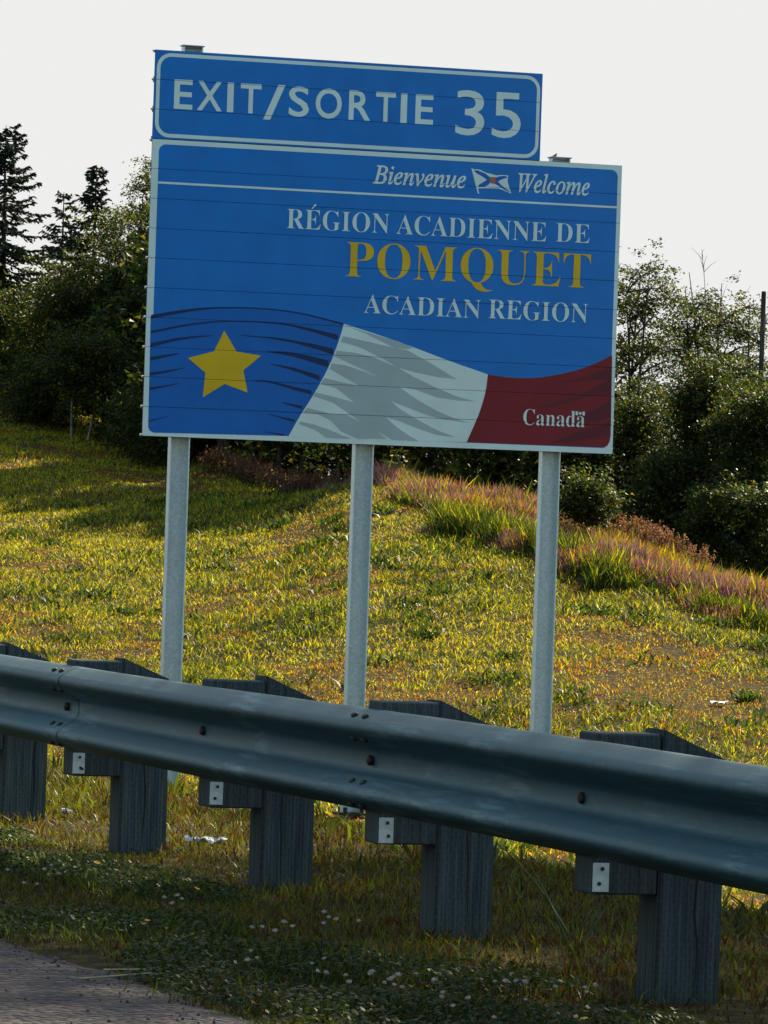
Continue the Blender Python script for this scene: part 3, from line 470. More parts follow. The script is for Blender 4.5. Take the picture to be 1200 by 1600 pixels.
def incised_wood():
    mt, n, l, p = new_mat('incised_treated_wood')
    tc = n.new('ShaderNodeTexCoord')
    mp = n.new('ShaderNodeMapping'); mp.inputs['Scale'].default_value = (16, 16, 0.8)
    l.new(tc.outputs['Object'], mp.inputs[0])
    gr = n.new('ShaderNodeTexNoise'); gr.inputs['Scale'].default_value = 3.5; gr.inputs['Detail'].default_value = 7; gr.inputs['Roughness'].default_value = .6
    l.new(mp.outputs[0], gr.inputs['Vector'])
    rp = n.new('ShaderNodeValToRGB')
    rp.color_ramp.elements[0].position = .28; rp.color_ramp.elements[0].color = (0.022, 0.033, 0.036, 1)
    rp.color_ramp.elements[1].position = .72; rp.color_ramp.elements[1].color = (0.07, 0.088, 0.09, 1)
    l.new(gr.outputs['Fac'], rp.inputs[0])
    # incising knife marks: staggered short vertical slots (x + y runs across every upright face)
    sx = n.new('ShaderNodeSeparateXYZ'); l.new(tc.outputs['Object'], sx.inputs[0])
    ad = n.new('ShaderNodeMath'); ad.operation = 'ADD'; l.new(sx.outputs[0], ad.inputs[0]); l.new(sx.outputs[1], ad.inputs[1])
    cb = n.new('ShaderNodeCombineXYZ'); l.new(sx.outputs[2], cb.inputs[0]); l.new(ad.outputs[0], cb.inputs[1])
    br = n.new('ShaderNodeTexBrick')
    br.inputs['Scale'].default_value = 1.0
    br.inputs['Brick Width'].default_value = 0.034
    br.inputs['Row Height'].default_value = 0.0125
    br.inputs['Mortar Size'].default_value = 0.0044
    br.inputs['Mortar Smooth'].default_value = 0.5
    br.inputs['Color1'].default_value = (0, 0, 0, 1); br.inputs['Color2'].default_value = (0, 0, 0, 1); br.inputs['Mortar'].default_value = (1, 1, 1, 1)
    nd = n.new('ShaderNodeTexNoise'); nd.inputs['Scale'].default_value = 16; l.new(tc.outputs['Object'], nd.inputs['Vector'])
    va = n.new('ShaderNodeVectorMath'); va.operation = 'MULTIPLY_ADD'
    l.new(nd.outputs['Color'], va.inputs[0]); va.inputs[1].default_value = (.03, .012, 0); l.new(cb.outputs[0], va.inputs[2])
    l.new(va.outputs[0], br.inputs['Vector'])
    mx = n.new('ShaderNodeMix'); mx.data_type = 'RGBA'; mx.blend_type = 'MULTIPLY'
    mr = n.new('ShaderNodeMapRange'); mr.inputs['To Min'].default_value = .36; mr.inputs['To Max'].default_value = 0.0
    l.new(br.outputs['Fac'], mr.inputs['Value']); l.new(mr.outputs[0], mx.inputs['Factor'])
    oi = n.new('ShaderNodeObjectInfo')
    ob = n.new('ShaderNodeMapRange'); ob.inputs['To Min'].default_value = .78; ob.inputs['To Max'].default_value = 1.3
    l.new(oi.outputs['Random'], ob.inputs['Value'])
    ov = n.new('ShaderNodeVectorMath'); ov.operation = 'SCALE'; l.new(rp.outputs[0], ov.inputs[0]); l.new(ob.outputs[0], ov.inputs['Scale'])
    l.new(ov.outputs[0], mx.inputs['A']); mx.inputs['B'].default_value = (0.25, 0.25, 0.28, 1)
    l.new(mx.outputs['Result'], p.inputs['Base Color'])
    p.inputs['Roughness'].default_value = .9
    p.inputs['Specular IOR Level'].default_value = .08
    b = n.new('ShaderNodeBump'); b.inputs['Distance'].default_value = .003; b.inputs['Strength'].default_value = .3
    l.new(br.outputs['Fac'], b.inputs['Height'])
    b2 = n.new('ShaderNodeBump'); b2.inputs['Distance'].default_value = .004
    l.new(gr.outputs['Fac'], b2.inputs['Height']); l.new(b.outputs[0], b2.inputs['Normal'])
    l.new(b2.outputs[0], p.inputs['Normal'])
    return mt
M['wood'] = incised_wood()
M['paper'] = noise_mat('crumpled_white_paper', (0.5, 0.48, 0.45), (0.75, 0.73, 0.7), 30, 0.8)
M['petal_white'] = noise_mat('clover_petal', (0.34, 0.26, 0.24), (0.55, 0.47, 0.43), 40, 0.7)
M['petal_yellow'] = noise_mat('yellow_petal', (0.6, 0.28, 0.01), (0.75, 0.42, 0.02), 40, 0.7)
M['stem'] = noise_mat('flower_stem', (0.04, 0.06, 0.015), (0.08, 0.1, 0.03), 20, 0.8)

# ================================================================ the setting
YAW_S, YAW_C = 0.30205, 0.95329
def axis_dt(x, y):
    """depth along the valley axis that the hill is described by, and tangent of the bearing off it"""
    d = YAW_S * x + YAW_C * y
    l_ = YAW_C * x - YAW_S * y
    return d, l_ / np.maximum(d, 8.0)

HT = np.array([r[0] for r in HILL])
_DS = np.concatenate([np.arange(0, 160, 1.0), [200, 6000]])
_prof = []
for t_, pr in HILL:
    xs = [0, 46, 53] + [p_[0] for p_ in pr]
    zs_ = [-1.95, -1.95, -1.84] + [p_[1] for p_ in pr]
    dc, zc = pr[-1]
    if t_ > -0.02:
        xs += [dc + 3, dc + 14, 6000]; zs_ += [zc - 0.15, zc - 1.6, zc - 1.6]
    else:
        xs += [dc + 8, dc + 40, 6000]; zs_ += [zc + 0.4, zc + 1.0, zc + 1.0]
    z_ = np.interp(_DS, xs, zs_)
    k = np.array([1, 2, 3, 4, 3, 2, 1], float); k /= k.sum()
    z_[4:-6] = np.convolve(z_, k, 'same')[4:-6]
    _prof.append(z_)
_prof = np.array(_prof)
CREST = np.array([pr[-1][0] for _, pr in HILL], float)

def hill_z(x, y):
    d, t = axis_dt(x, y)
    ti = np.interp(t, HT, np.arange(len(HT)))
    i0 = np.clip(np.floor(ti).astype(int), 0, len(HT) - 2)
    ft = ti - i0
    ft = ft * ft * (3 - 2 * ft) * 0.5 + ft * 0.5
    di = np.interp(d, _DS, np.arange(len(_DS)))
    j0 = np.clip(np.floor(di).astype(int), 0, len(_DS) - 2)
    fd = di - j0
    a = _prof[i0, j0] * (1 - fd) + _prof[i0, j0 + 1] * fd
    b = _prof[i0 + 1, j0] * (1 - fd) + _prof[i0 + 1, j0 + 1] * fd
    return a * (1 - ft) + b * ft

def ground_z(x, y):
    x = np.asarray(x, float); y = np.asarray(y, float)
    hz = hill_z(x, y)
    w = smoothstep(8, 15, x)
    hz = -1.9 + (hz + 1.9) * w
    bump = (vnoise(x, y, 2.3) - .5) * 0.12 + (vnoise(x + 31, y, 0.7) - .5) * 0.05
    hz = hz + bump * smoothstep(9, 12, x)
    s = smoothstep(6.1, 10.9, x)
    z = hz * s
    z = z + (vnoise(x, y, 0.5) - .5) * 0.03 * smoothstep(3.6, 4.0, x) * (1 - smoothstep(9, 12, x)) - 0.012 * (x < 3.7)
    return z

def axis_coords(lo, hi, step, outer):
    mid = np.arange(lo, hi + step / 2, step)
    return np.unique(np.concatenate([-np.array(outer[0])[::-1], mid, np.array(outer[1])]))
gx = axis_coords(-12, 45, 0.35, ([2500, 900, 300, 120, 60, 30, 20], [48, 55, 70, 100, 160, 400, 1200, 2500]))
gy = axis_coords(-5, 125, 0.5, ([2500, 800, 200, 60, 30, 15], [130, 145, 180, 260, 500, 1200, 2500]))
gx, gy = np.sort(gx), np.sort(gy)
GX, GY = np.meshgrid(gx, gy)
gv = np.stack([GX.ravel(), GY.ravel(), ground_z(GX.ravel(), GY.ravel())], -1)
nx, ny = len(gx), len(gy)
ii = (np.arange(ny - 1)[:, None] * nx + np.arange(nx - 1)[None]).ravel()
ground = link('ground', np_mesh('ground', gv, quads=np.stack([ii, ii + 1, ii + nx + 1, ii + nx], -1), smooth=True), M['soil'])
tag(ground, kind='structure')

# road with a ragged broken edge
ys = np.concatenate([np.array([-300, -100, -40]), np.arange(-10, 60, 0.12), np.array([80, 140, 300, 900])])
edge = 3.56 + (vnoise(ys, ys * 0, 0.9) - .5) * 0.16 + (vnoise(ys, ys * 0 + 9, 0.22) - .5) * 0.09
lines = [np.full(len(ys), -7.5), np.full(len(ys), 2.2), edge - 0.12, edge]
zr_ = [0.012, 0.012, 0.01, -0.004]
rv = np.concatenate([np.stack([lx, ys, np.full(len(ys), z)], -1) for lx, z in zip(lines, zr_)])
n_ = len(ys); i_ = np.arange(n_ - 1)
rq = np.concatenate([np.stack([k * n_ + i_, (k + 1) * n_ + i_, (k + 1) * n_ + i_ + 1, k * n_ + i_ + 1], -1) for k in range(3)])
tag(link('road', np_mesh('road', rv, quads=rq), M['asphalt']), kind='structure')

# ================================================================ road sign
XS, YS, ZS = 13.4467, 50.7234, 2.1301
SW, SH, TW, TH = 5.1297, 3.05, 4.2088, 0.915
PL = 0.305
sign = tag(empty('road_sign', (XS, YS, -1.84)), 'large blue bilingual exit sign with gold star on three steel posts', 'road sign')
SZ = ZS + 1.84           # panel bottom above the sign's base

_wr = np.random.default_rng(21)
WARP = [(_wr.uniform(-.0016, .0016), _wr.normal(0, .0035), _wr.normal(0, .0012)) for _ in range(14)]
def warp_y(x, z, row):
    o_, tl, tw = WARP[row]
    return o_ + (z - (row + .5) * PL) * tl + tw * (x - 2.4) * .4
def sheet_mesh(name, loops, depth, seams=True, row0=0):
    """flat sheeting on the panel: loops in panel metres, cut open along the plank joints"""
    loops = [[Vector((a, b, 0)) for a, b in lp] for lp in loops]
    flat = [p for lp in loops for p in lp]
    bm = bmesh.new()
    vs_ = [bm.verts.new((p.x, -depth, p.y)) for p in flat]
    def area(l): return sum(l[i - 1].x * l[i].y - l[i].x * l[i - 1].y for i in range(len(l)))
    def inside(p, l):
        c = False
        for i in range(len(l)):
            a, q = l[i - 1], l[i]
            if (a.y > p.y) != (q.y > p.y) and p.x < (q.x - a.x) * (p.y - a.y) / (q.y - a.y) + a.x: c = not c
        return c
    start = [0]
    for lp in loops: start.append(start[-1] + len(lp))
    hole = [any(i != j and abs(area(loops[j])) > abs(area(loops[i])) and inside(loops[i][0], loops[j]) for j in range(len(loops))) for i in range(len(loops))]
    for o_ in range(len(loops)):
        if hole[o_]: continue
        grp = [o_] + [i for i in range(len(loops)) if hole[i] and inside(loops[i][0], loops[o_])]
        ids = [start[g] + k for g in grp for k in range(len(loops[g]))]
        for t in tessellate_polygon([loops[g] for g in grp]):
            try: bm.faces.new([vs_[ids[i]] for i in t])
            except ValueError: pass
    if seams:
        zs2 = [v.co.z for v in vs_]
        for k in range(0, 14):
            z = k * PL
            if min(zs2) < z < max(zs2):
                for s in (-1, 1):
                    g = bm.verts[:] + bm.edges[:] + bm.faces[:]
                    bmesh.ops.bisect_plane(bm, geom=g, plane_co=(0, 0, z + s * 0.002), plane_no=(0, 0, 1))
                dele = [f for f in bm.faces if abs(f.calc_center_median().z - z) < 0.0019]
                bmesh.ops.delete(bm, geom=dele, context='FACES')
    if seams:                         # every piece follows its own plank
        for f in bm.faces:
            pass
        for v in bm.verts:
            zc = sum(f.calc_center_median().z for f in v.link_faces) / max(1, len(v.link_faces))
            k = min(max(int(zc / PL), 0), 9 if row0 == 0 else 2) + row0
            v.co.y += warp_y(v.co.x, v.co.z + row0 * PL, k)
    for f in bm.faces:
        f.normal_update()
        if f.normal.y > 0: f.normal_flip()
    me = bpy.data.meshes.new(name)
    bm.to_mesh(me); bm.free()
    return me

def plank_mesh(w, h):
    """extruded aluminium plank: face, returned edges and a rear flange"""
    bm = bmesh.new()
    prof = [(0.0, 0.0035), (0.0, h - 0.0035), (0.009, h - 0.0004), (0.05, h - 0.0004), (0.05, h - 0.03), (0.044, h - 0.03), (0.044, h - 0.007), (0.013, h - 0.007),
            (0.013, 0.007), (0.044, 0.007), (0.044, 0.03), (0.05, 0.03), (0.05, 0.0004), (0.009, 0.0004)]
    a = [bm.verts.new((0, y, z)) for y, z in prof]
    b = [bm.verts.new((w, y, z)) for y, z in prof]
    for i in range(len(prof)):
        j = (i + 1) % len(prof)
        bm.faces.new((a[i], a[j], b[j], b[i]))
    bm.faces.new(a); bm.faces.new(b[::-1])
    return bm_mesh('plank', bm)

main_panel = empty('main_panel', (0, 0, SZ)); main_panel.parent = sign
exit_panel = empty('exit_panel', (0, 0, SZ + SH)); exit_panel.parent = sign
pm_main, pm_exit = plank_mesh(SW, PL), plank_mesh(TW, PL)
pm_main.materials.append(M['sign_navy']); pm_exit.materials.append(M['sign_navy'])
for k in range(10):
    o = link('plank', pm_main, None, main_panel); o.location = (0, warp_y(0, k * PL, k), k * PL); o.rotation_euler = (math.atan(-WARP[k][1]), 0, math.atan(WARP[k][2] * .4))
for k in range(3):
    o = link('plank', pm_exit, None, exit_panel); o.location = (0, warp_y(0, (k + 10) * PL, k + 10), k * PL); o.rotation_euler = (math.atan(-WARP[k + 10][1]), 0, math.atan(WARP[k + 10][2] * .4))
# clamp bolts along the near edge of the planks
bb = bmesh.new()
bmesh.ops.create_cone(bb, cap_ends=True, segments=8, radius1=0.013, radius2=0.011, depth=0.022)
bmesh.ops.rotate(bb, verts=bb.verts, cent=(0, 0, 0), matrix=Matrix.Rotation(math.pi / 2, 3, 'Y'))
bolt_me = bm_mesh('edge_bolt', bb); bolt_me.materials.append(M['bolt_or_hole'])
for k in range(0, 11):
    o = link('edge_bolt', bolt_me, None, main_panel); o.location = (-0.01, 0.02, k * PL + (0.012 if k == 0 else 0 if k < 10 else -0.012))
for k in range(1, 4):
    o = link('edge_bolt', bolt_me, None, exit_panel); o.location = (-0.01, 0.02, k * PL - (0.012 if k == 3 else 0))

def rrect(x0, y0, x1, y1, r, n=6):
    pts = []
    for cx, cy, a0 in ((x1 - r, y0 + r, -90), (x1 - r, y1 - r, 0), (x0 + r, y1 - r, 90), (x0 + r, y0 + r, 180)):
        for i in range(n + 1):
            a = math.radians(a0 + 90 * i / n)
            pts.append((cx + r * math.cos(a), cy + r * math.sin(a)))
    return pts
def art(name, loops, mat, depth, panel, seams=True):
    return link(name, sheet_mesh(name, loops, depth, seams, 10 if panel is exit_panel else 0), M[mat], panel)

art('white_border_sheet', [[(0.001, .004), (SW - .001, .004), (SW - .001, SH - .004), (0.001, SH - .004)]], 'sign_white', 0.0008, main_panel)
art('blue_field', [rrect(0.073, 0.062, SW - 0.045, SH - 0.052, 0.075)], 'sign_blue', 0.0012, main_panel)
art('lower_blue_field', [SIGN_LOWER_BLUE], 'sign_deep_blue', 0.0022, main_panel)
art('white_flag_band', [SIGN_WHITE], 'sign_white', 0.0024, main_panel)
art('red_flag_band', [SIGN_RED], 'sign_red', 0.0022, main_panel)
for s in SIGN_STREAKS: art('navy_streak', [s], 'sign_navy', 0.0034, main_panel)
for i, s in enumerate(SIGN_GREY): art('grey_streak', [s], 'sign_grey', 0.0034 + 0.0001 * i, main_panel)
for i, s in enumerate(SIGN_RED_STREAKS): art('dark_red_streak', [s], 'sign_dark_red', 0.0034 + 0.0001 * i, main_panel)
art('star', [SIGN_STAR], 'sign_gold', 0.0046, main_panel)
(la, lb), (ra, rb) = WHITE_LINE
art('rule_line', [[(0.073, lb - 0.011), (SW - 0.045, rb - 0.011), (SW - 0.045, rb + 0.011), (0.073, lb + 0.011)]], 'sign_white', 0.0036, main_panel)
art('flag_cloth', [FLAG_CLOTH], 'sign_white', 0.0036, main_panel)
art('flag_pole', [FLAG_POLE], 'sign_white', 0.0044, main_panel)
for i, s in enumerate(FLAG_SALTIRE): art('flag_saltire', [s], 'sign_deep_blue', 0.0044 + 0.0001 * i, main_panel)
art('flag_shield', [FLAG_SHIELD], 'sign_orange', 0.0056, main_panel)
art('exit_blue_sheet', [[(0.001, .004), (TW - .001, .004), (TW - .001, TH - .004), (0.001, TH - .004)]], 'sign_blue', 0.0006, exit_panel)
# white line round the exit panel, rounded, blue corners outside it
art('border', [rrect(0.022, 0.02, TW - 0.022, TH - 0.03, 0.15), rrect(0.06, 0.058, TW - 0.058, TH - 0.066, 0.115)[::-1]], 'sign_white', 0.0012, exit_panel)

def glyph(key):
    parts = GLYPHS[key].split(';')
    return int(parts[0]), [[tuple(map(int, p.split(','))) for p in s.split(' ')] for s in parts[1:]]
def letter(loops, mat, depth, panel):
    return art('letter', loops, mat, depth, panel)
for font, text, colr, a0, a1, base, cap in WORDS:
    pen, glyphs = 0, []
    for ch in text:
        adv, lps = glyph(font + ('E' if ch == 'É' else ch))
        glyphs.append((ch, pen, lps)); pen += adv
    xmin = min(p[0] + pn for _, pn, l_ in glyphs for q in l_ for p in q)
    xmax = max(p[0] + pn for _, pn, l_ in glyphs for q in l_ for p in q)
    ref = 449.0 if font == 'b' else 443.0
    sx, sy = (a1 - a0) / (xmax - xmin), cap / ref
    for ch, pn, lps in glyphs:
        f = lambda p: (a0 + (p[0] + pn - xmin) * sx, base + p[1] * sy)
        L_ = [[f(p) for p in q] for q in lps]
        if ch == 'É':
            acute = [f(p) for p in ((170, 478), (196, 478), (300, 560), (286, 592), (252, 590))]
            letter([acute], 'sign_' + colr, 0.005, main_panel)
        letter(L_, 'sign_' + colr, 0.005, main_panel)
# little flag over the last letter of the wordmark
fx0, fx1, fz0, fz1 = 4.700, 4.803, 0.397, 0.437
art('wordmark_flag', [[(fx0, fz0), (fx0 + .027, fz0), (fx0 + .027, fz1), (fx0, fz1)]], 'sign_white', .005, main_panel)
art('wordmark_flag', [[(fx1 - .027, fz0), (fx1, fz0), (fx1, fz1), (fx1 - .027, fz1)]], 'sign_white', .005, main_panel)
art('wordmark_flag', [[((fx0 + fx1) / 2 + .016 * math.cos(a), (fz0 + fz1) / 2 + .016 * math.sin(a)) for a in np.arange(8) * math.pi / 4]], 'sign_white', .005, main_panel)
for ch, x0, x1, b0, b1 in EXIT_LETTERS:
    adv, lps = glyph('s' + ch)
    xs = [p[0] for q in lps for p in q]; zs_ = [p[1] for q in lps for p in q]
    sx, sy = (x1 - x0) / (max(xs) - min(xs)), (b1 - b0) / (max(zs_) - min(zs_))
    letter([[(x0 + (p[0] - min(xs)) * sx, b0 - SH + (p[1] - min(zs_)) * sy) for p in q] for q in lps], 'sign_white', .0024, exit_panel)

# posts: H sections, web towards the road
def hpost(zt):
    bm = bmesh.new()
    w, dp, ft, wt = 0.103, 0.055, 0.014, 0.006
    for s in (-1, 1):
        x0, x1 = sorted((s * w, s * (w - ft)))
        box_bm(x0, x1, -dp, dp, -0.35, zt, 0.005, bm)
    box_bm(-w + ft - .002, w - ft + .002, .040 - wt, .040 + wt, -0.35, zt - .002, 0, bm)
    return bm_mesh('post', bm)
def base_plate():
    bm = box_bm(-.16, .16, -.12, .12, 0.03, 0.055, .003)
    for sx in (-1, 1):
        for sy in (-1, 1):
            bmesh.ops.create_cone(bm, cap_ends=True, segments=6, radius1=.022, radius2=.022, depth=.07, matrix=Matrix.Translation((sx * .09, sy * .095, .075)))
    return bm_mesh('base_plate', bm)
bp_me = base_plate(); bp_me.materials.append(M['dark_bolt_or_hole'])
def cap_mesh():
    return bm_mesh('post_cap', box_bm(-.118, .118, -.065, .065, 0, .012, .003))
cap_me = cap_mesh(); cap_me.materials.append(M['aluminium'])
cl_me = bm_mesh('clamp', box_bm(-.165, .165, -.012, .012, -.02, .02, .004)); cl_me.materials.append(M['aluminium'])
for a, top in ((0.412, SZ + SH + TH + 0.06), (2.397, SZ + SH + TH - .08), (4.458, SZ + SH + 0.045)):
    zg = float(ground_z(XS + a, YS + .13)) + 1.84
    p = link('post', hpost(top), M['post_steel'], sign); p.location = (a + .012, 0.115, 0)
    o = link('base_plate', bp_me, None, p); o.location = (0, 0, zg)
    o = link('post_cap', cap_me, None, p); o.location = (0, 0, top + .001)
    for k in range(int((top - SZ) / PL)):
        o = link('clamp', cl_me, None, p); o.location = (0, -.05, SZ + .15 + k * PL)
    
# ================================================================ guard rail
XR, Y0, ZR, DY = 4.7071, 18.6959, 0.5436, 1.905
rail = tag(empty('guardrail', (XR, Y0, 0)), 'long galvanised W-beam guard rail on square timber posts beside the road', 'guard rail')
half = [(0.002, 0.156), (-0.010, 0.1545), (-0.022, 0.150), (-0.066, 0.126), (-0.077, 0.118), (-0.0825, 0.108), (-0.083, 0.097), (-0.079, 0.086), (-0.070, 0.078), (-0.020, 0.044), (-0.006, 0.033), (-0.001, 0.020)]
prof = half + [(0.0, 0.0)] + [(x, -z) for x, z in half[::-1]]
def rail_mesh(y0, y1, off, ph):
    ys_ = np.arange(y0, y1 + .001, (y1 - y0) / 40)
    v = []
    for y in ys_:
        w = .004 * math.sin(y * 1.3) + .002 * math.sin(y * 4.1 + 1)
        dz = .003 * math.sin(y * .9)
        # front skin then back skin
        v.append([(x + off + w, y, z + dz) for x, z in prof] + [(x + off + w + .0032, y, z + dz - (.001 if z > .15 else 0)) for x, z in prof[::-1]])
    v = np.array(v); m_ = v.shape[1]
    vv = v.reshape(-1, 3)
    i = (np.arange(len(ys_) - 1)[:, None] * m_); j = np.arange(m_)[None]; k = (j + 1) % m_
    q = np.stack([i + j, i + k, i + m_ + k, i + m_ + j], -1).reshape(-1, 4)
    return np_mesh('rail_section', vv, quads=q, smooth=True)
def dome(r, h, sy=1.0):
    bm = bmesh.new()
    bmesh.ops.create_uvsphere(bm, u_segments=10, v_segments=6, radius=1)
    bmesh.ops.scale(bm, vec=(h, r * sy, r), verts=bm.verts)
    return bm_mesh('bolt_or_hole', bm, True)
post_bolt = dome(.017, .012); post_bolt.materials.append(M['dark_bolt_or_hole'])
slot_dome = dome(.011, .006, 2.0); slot_dome.materials.append(M['dark_bolt_or_hole'])  # dark domes stand in for the shaded open splice slots
sections = []
for k in range(-3, 4):
    ya, yb = -k * 2 * DY - 2 * DY - .16, -k * 2 * DY + .16        # relative to Y0, each laps the next
    s = link('rail_section', rail_mesh(ya, yb, -.002 if k % 2 else 0.0, k * 1.7), M['rail_steel'], rail)
    s.location = (0, 0, ZR)
    sections.append((ya, yb, s))
def host(y):
    return next(s for a, b, s in sections if a <= y <= b)
for k in range(-6, 8):
    y = -k * DY
    s = host(y)
    o = link('bolt_or_hole', post_bolt, None, s); o.location = (-.008, y, 0)
    if k % 2 == 0:
        for dy in (-.055, .055):
            for x, z, an in ((-.049, .137, 60), (-.049, -.0645 + .0, -56), (-.049, .0645, 56), (-.049, -.137, -60)):
                o = link('bolt_or_hole', slot_dome, None, s); o.location = (x - .0065, y + dy + .03, z)
                o.rotation_euler = (0, math.radians(an if z > 0.1 or z < 0 and z > -.1 else an), 0)
                nx_, nz_ = {0.137: (-.48, .88), -.0645: (-.56, .83), .0645: (-.56, -.83), -.137: (-.48, -.88)}[z]
                o.rotation_euler = (0, math.atan2(-nz_, nx_), 0)
                o.location = (x - .003 + nx_ * .001, y + dy - .02, z + nz_ * .001)

def post_mesh(seed):
    r = np.random.default_rng(seed)
    bm = bmesh.new()
    x0, x1 = .192, .377
    zf, zb = .735 + r.uniform(-.006, .006), .655 + r.uniform(-.008, .008)
    co = [(x0, -.075, -.6), (x1, -.075, -.6), (x1, .075, -.6), (x0, .075, -.6), (x0, -.075, zf), (x1, -.075, zb), (x1, .075, zb), (x0, .075, zf)]
    vs_ = [bm.verts.new(c) for c in co]
    for q in ((0, 3, 2, 1), (4, 5, 6, 7), (0, 1, 5, 4), (1, 2, 6, 5), (2, 3, 7, 6), (3, 0, 4, 7)):
        bm.faces.new([vs_[i] for i in q])
    bmesh.ops.bevel(bm, geom=bm.edges[:], offset=.005, segments=2, affect='EDGES')
    # drying checks: flat dark strips laid on the near face, no groove cut
    return bm_mesh('post', bm)
def block_mesh(seed):
    r = np.random.default_rng(seed + 50)
    h = r.uniform(-.006, .006)
    return bm_mesh('spacer_block', box_bm(.004, .189, -.073, .073, .288 + h, .722 + h, .005))
def crack_mesh(seed):
    r = np.random.default_rng(seed + 90)
    z = np.linspace(0.02, .62, 9)
    x = .285 + np.cumsum(r.normal(0, .005, 9)) + r.uniform(-.03, .03)
    w = np.array([.0005, .0018, .003, .0035, .003, .0036, .003, .0016, .0004]) * r.uniform(.7, 1.2)
    y = -.0757
    v = np.concatenate([np.stack([x - w, np.full(9, y), z], -1), np.stack([x + w, np.full(9, y), z], -1), np.stack([x, np.full(9, y + .012), z], -1)])
    i = np.arange(8)
    q = np.concatenate([np.stack([i, i + 9, i + 10, i + 1], -1)])
    return np_mesh('drying_crack', v[:18], quads=q)
M['crack'] = noise_mat('dark_crack', (.012, .012, .012), (.02, .02, .018), 20, .95)  # dark colour stands in for the shade inside a drying crack
plate_me = bm_mesh('metal_plate', box_bm(.004, .05, -.0775, -.0735, .296, .374, .001)); plate_me.materials.append(M['plate_steel'])
hb = bmesh.new(); bmesh.ops.create_cone(hb, cap_ends=True, segments=10, radius1=.0055, radius2=.0055, depth=.003)
bmesh.ops.rotate(hb, verts=hb.verts, cent=(0, 0, 0), matrix=Matrix.Rotation(math.pi / 2, 3, 'X'))
hole_me = bm_mesh('bolt_or_hole', hb); hole_me.materials.append(M['dark_bolt_or_hole'])  # dark discs stand in for the shade inside the plate's bolt holes
for k in range(-5, 8):
    r = np.random.default_rng(k + 40)
    y = -k * DY
    p = link('post', post_mesh(k + 20), M['wood'], rail); p.location = (0, y, 0)
    p.rotation_euler = (r.normal(0, .006), r.normal(0, .006), 0)
    link('drying_crack', crack_mesh(k + 20), M['crack'], p)
    b = link('spacer_block', block_mesh(k + 20), M['wood'], rail); b.location = (0, y, 0)
    pl = link('metal_plate', plate_me, None, b)
    for hx, hz in ((.03, .358), (.034 - .012 * (k % 2), .318)) + (((.04, .314),) if k == 0 else ()):
        o = link('bolt_or_hole', hole_me, None, pl); o.location = (hx, -.0785, hz)

# ================================================================ grass
def thin_blades(pos, h, w, col, lean=0.35, droop=0.5):
    """far-off blades: a folded diamond each"""
    N = len(pos)
    az = rng.uniform(0, 2 * np.pi, N); la = rng.uniform(0, 2 * np.pi, N)
    ln = np.abs(rng.normal(0, lean, N))
    side = np.stack([np.cos(az), np.sin(az), np.zeros(N)], -1)
    ldir = np.stack([np.cos(la), np.sin(la), np.zeros(N)], -1)
    dr = rng.uniform(0.2, 1.0, N) * droop
    up = np.array([0, 0, 1.0])
    d1 = up + ldir * ln[:, None]; d1 /= np.linalg.norm(d1, axis=1)[:, None]
    d2 = up * (1 - dr)[:, None] + ldir * (ln + dr)[:, None]; d2 /= np.linalg.norm(d2, axis=1)[:, None]
    mid = pos + d1 * (h * .5)[:, None]
    tip = mid + d2 * (h * .55)[:, None]
    hw = (w / 2)[:, None]
    v = np.stack([pos, mid + side * hw, tip, mid - side * hw], 1).reshape(-1, 3)
    return v, np.arange(N * 4).reshape(-1, 4), None, np.repeat(col, 4, axis=0)

def blades(pos, h, w, col, lean=0.35, droop=0.5, segs=2, rs=None):
    """blades of grass as bent tapering strips; pos (N,3)"""
    rs = rs or rng
    N = len(pos)
    az = rs.uniform(0, 2 * np.pi, N)
    la = rs.uniform(0, 2 * np.pi, N)
    ln = np.abs(rs.normal(0, lean, N))
    side = np.stack([np.cos(az), np.sin(az), np.zeros(N)], -1)
    ldir = np.stack([np.cos(la), np.sin(la), np.zeros(N)], -1)
    up = np.array([0, 0, 1.0])
    d1 = up + ldir * ln[:, None]
    d1 /= np.linalg.norm(d1, axis=1)[:, None]
    dr = rs.uniform(0.2, 1.0, N) * droop
    d2 = up * (1 - dr)[:, None] + ldir * (ln + dr)[:, None]
    d2 /= np.linalg.norm(d2, axis=1)[:, None]
    mid = pos + d1 * (h * .5)[:, None]
    tip = mid + d2 * (h * .55)[:, None]
    hw = (w / 2)[:, None]
    v = np.stack([pos - side * hw, pos + side * hw, mid - side * hw * .8, mid + side * hw * .8, tip], 1).reshape(-1, 3)
    b = np.arange(N) * 5
    q = np.stack([b, b + 1, b + 3, b + 2], -1)
    t = np.stack([b + 2, b + 3, b + 4], -1)
    c = np.repeat(col, 5, axis=0).reshape(N, 5, 3).copy()
    c[:, :2] *= .8
    return v, q, t, c.reshape(-1, 3)

def palette(n, cols, wts, jit=0.18):
    cols = np.array(cols); k = rng.choice(len(cols), n, p=np.array(wts) / sum(wts))
    return np.clip(cols[k] * (1 + rng.normal(0, jit, (n, 1))) * (1 + rng.normal(0, .06, (n, 3))), .004, .9)

GREEN, YGREEN, DGREEN, STRAW, BROWN, PINK, ORANGE = (0.115, 0.145, 0.014), (0.25, 0.215, 0.014), (0.028, 0.05, 0.014), (0.46, 0.33, 0.07), (0.13, 0.075, 0.03), (0.27, 0.135, 0.15), (0.30, 0.17, 0.018)

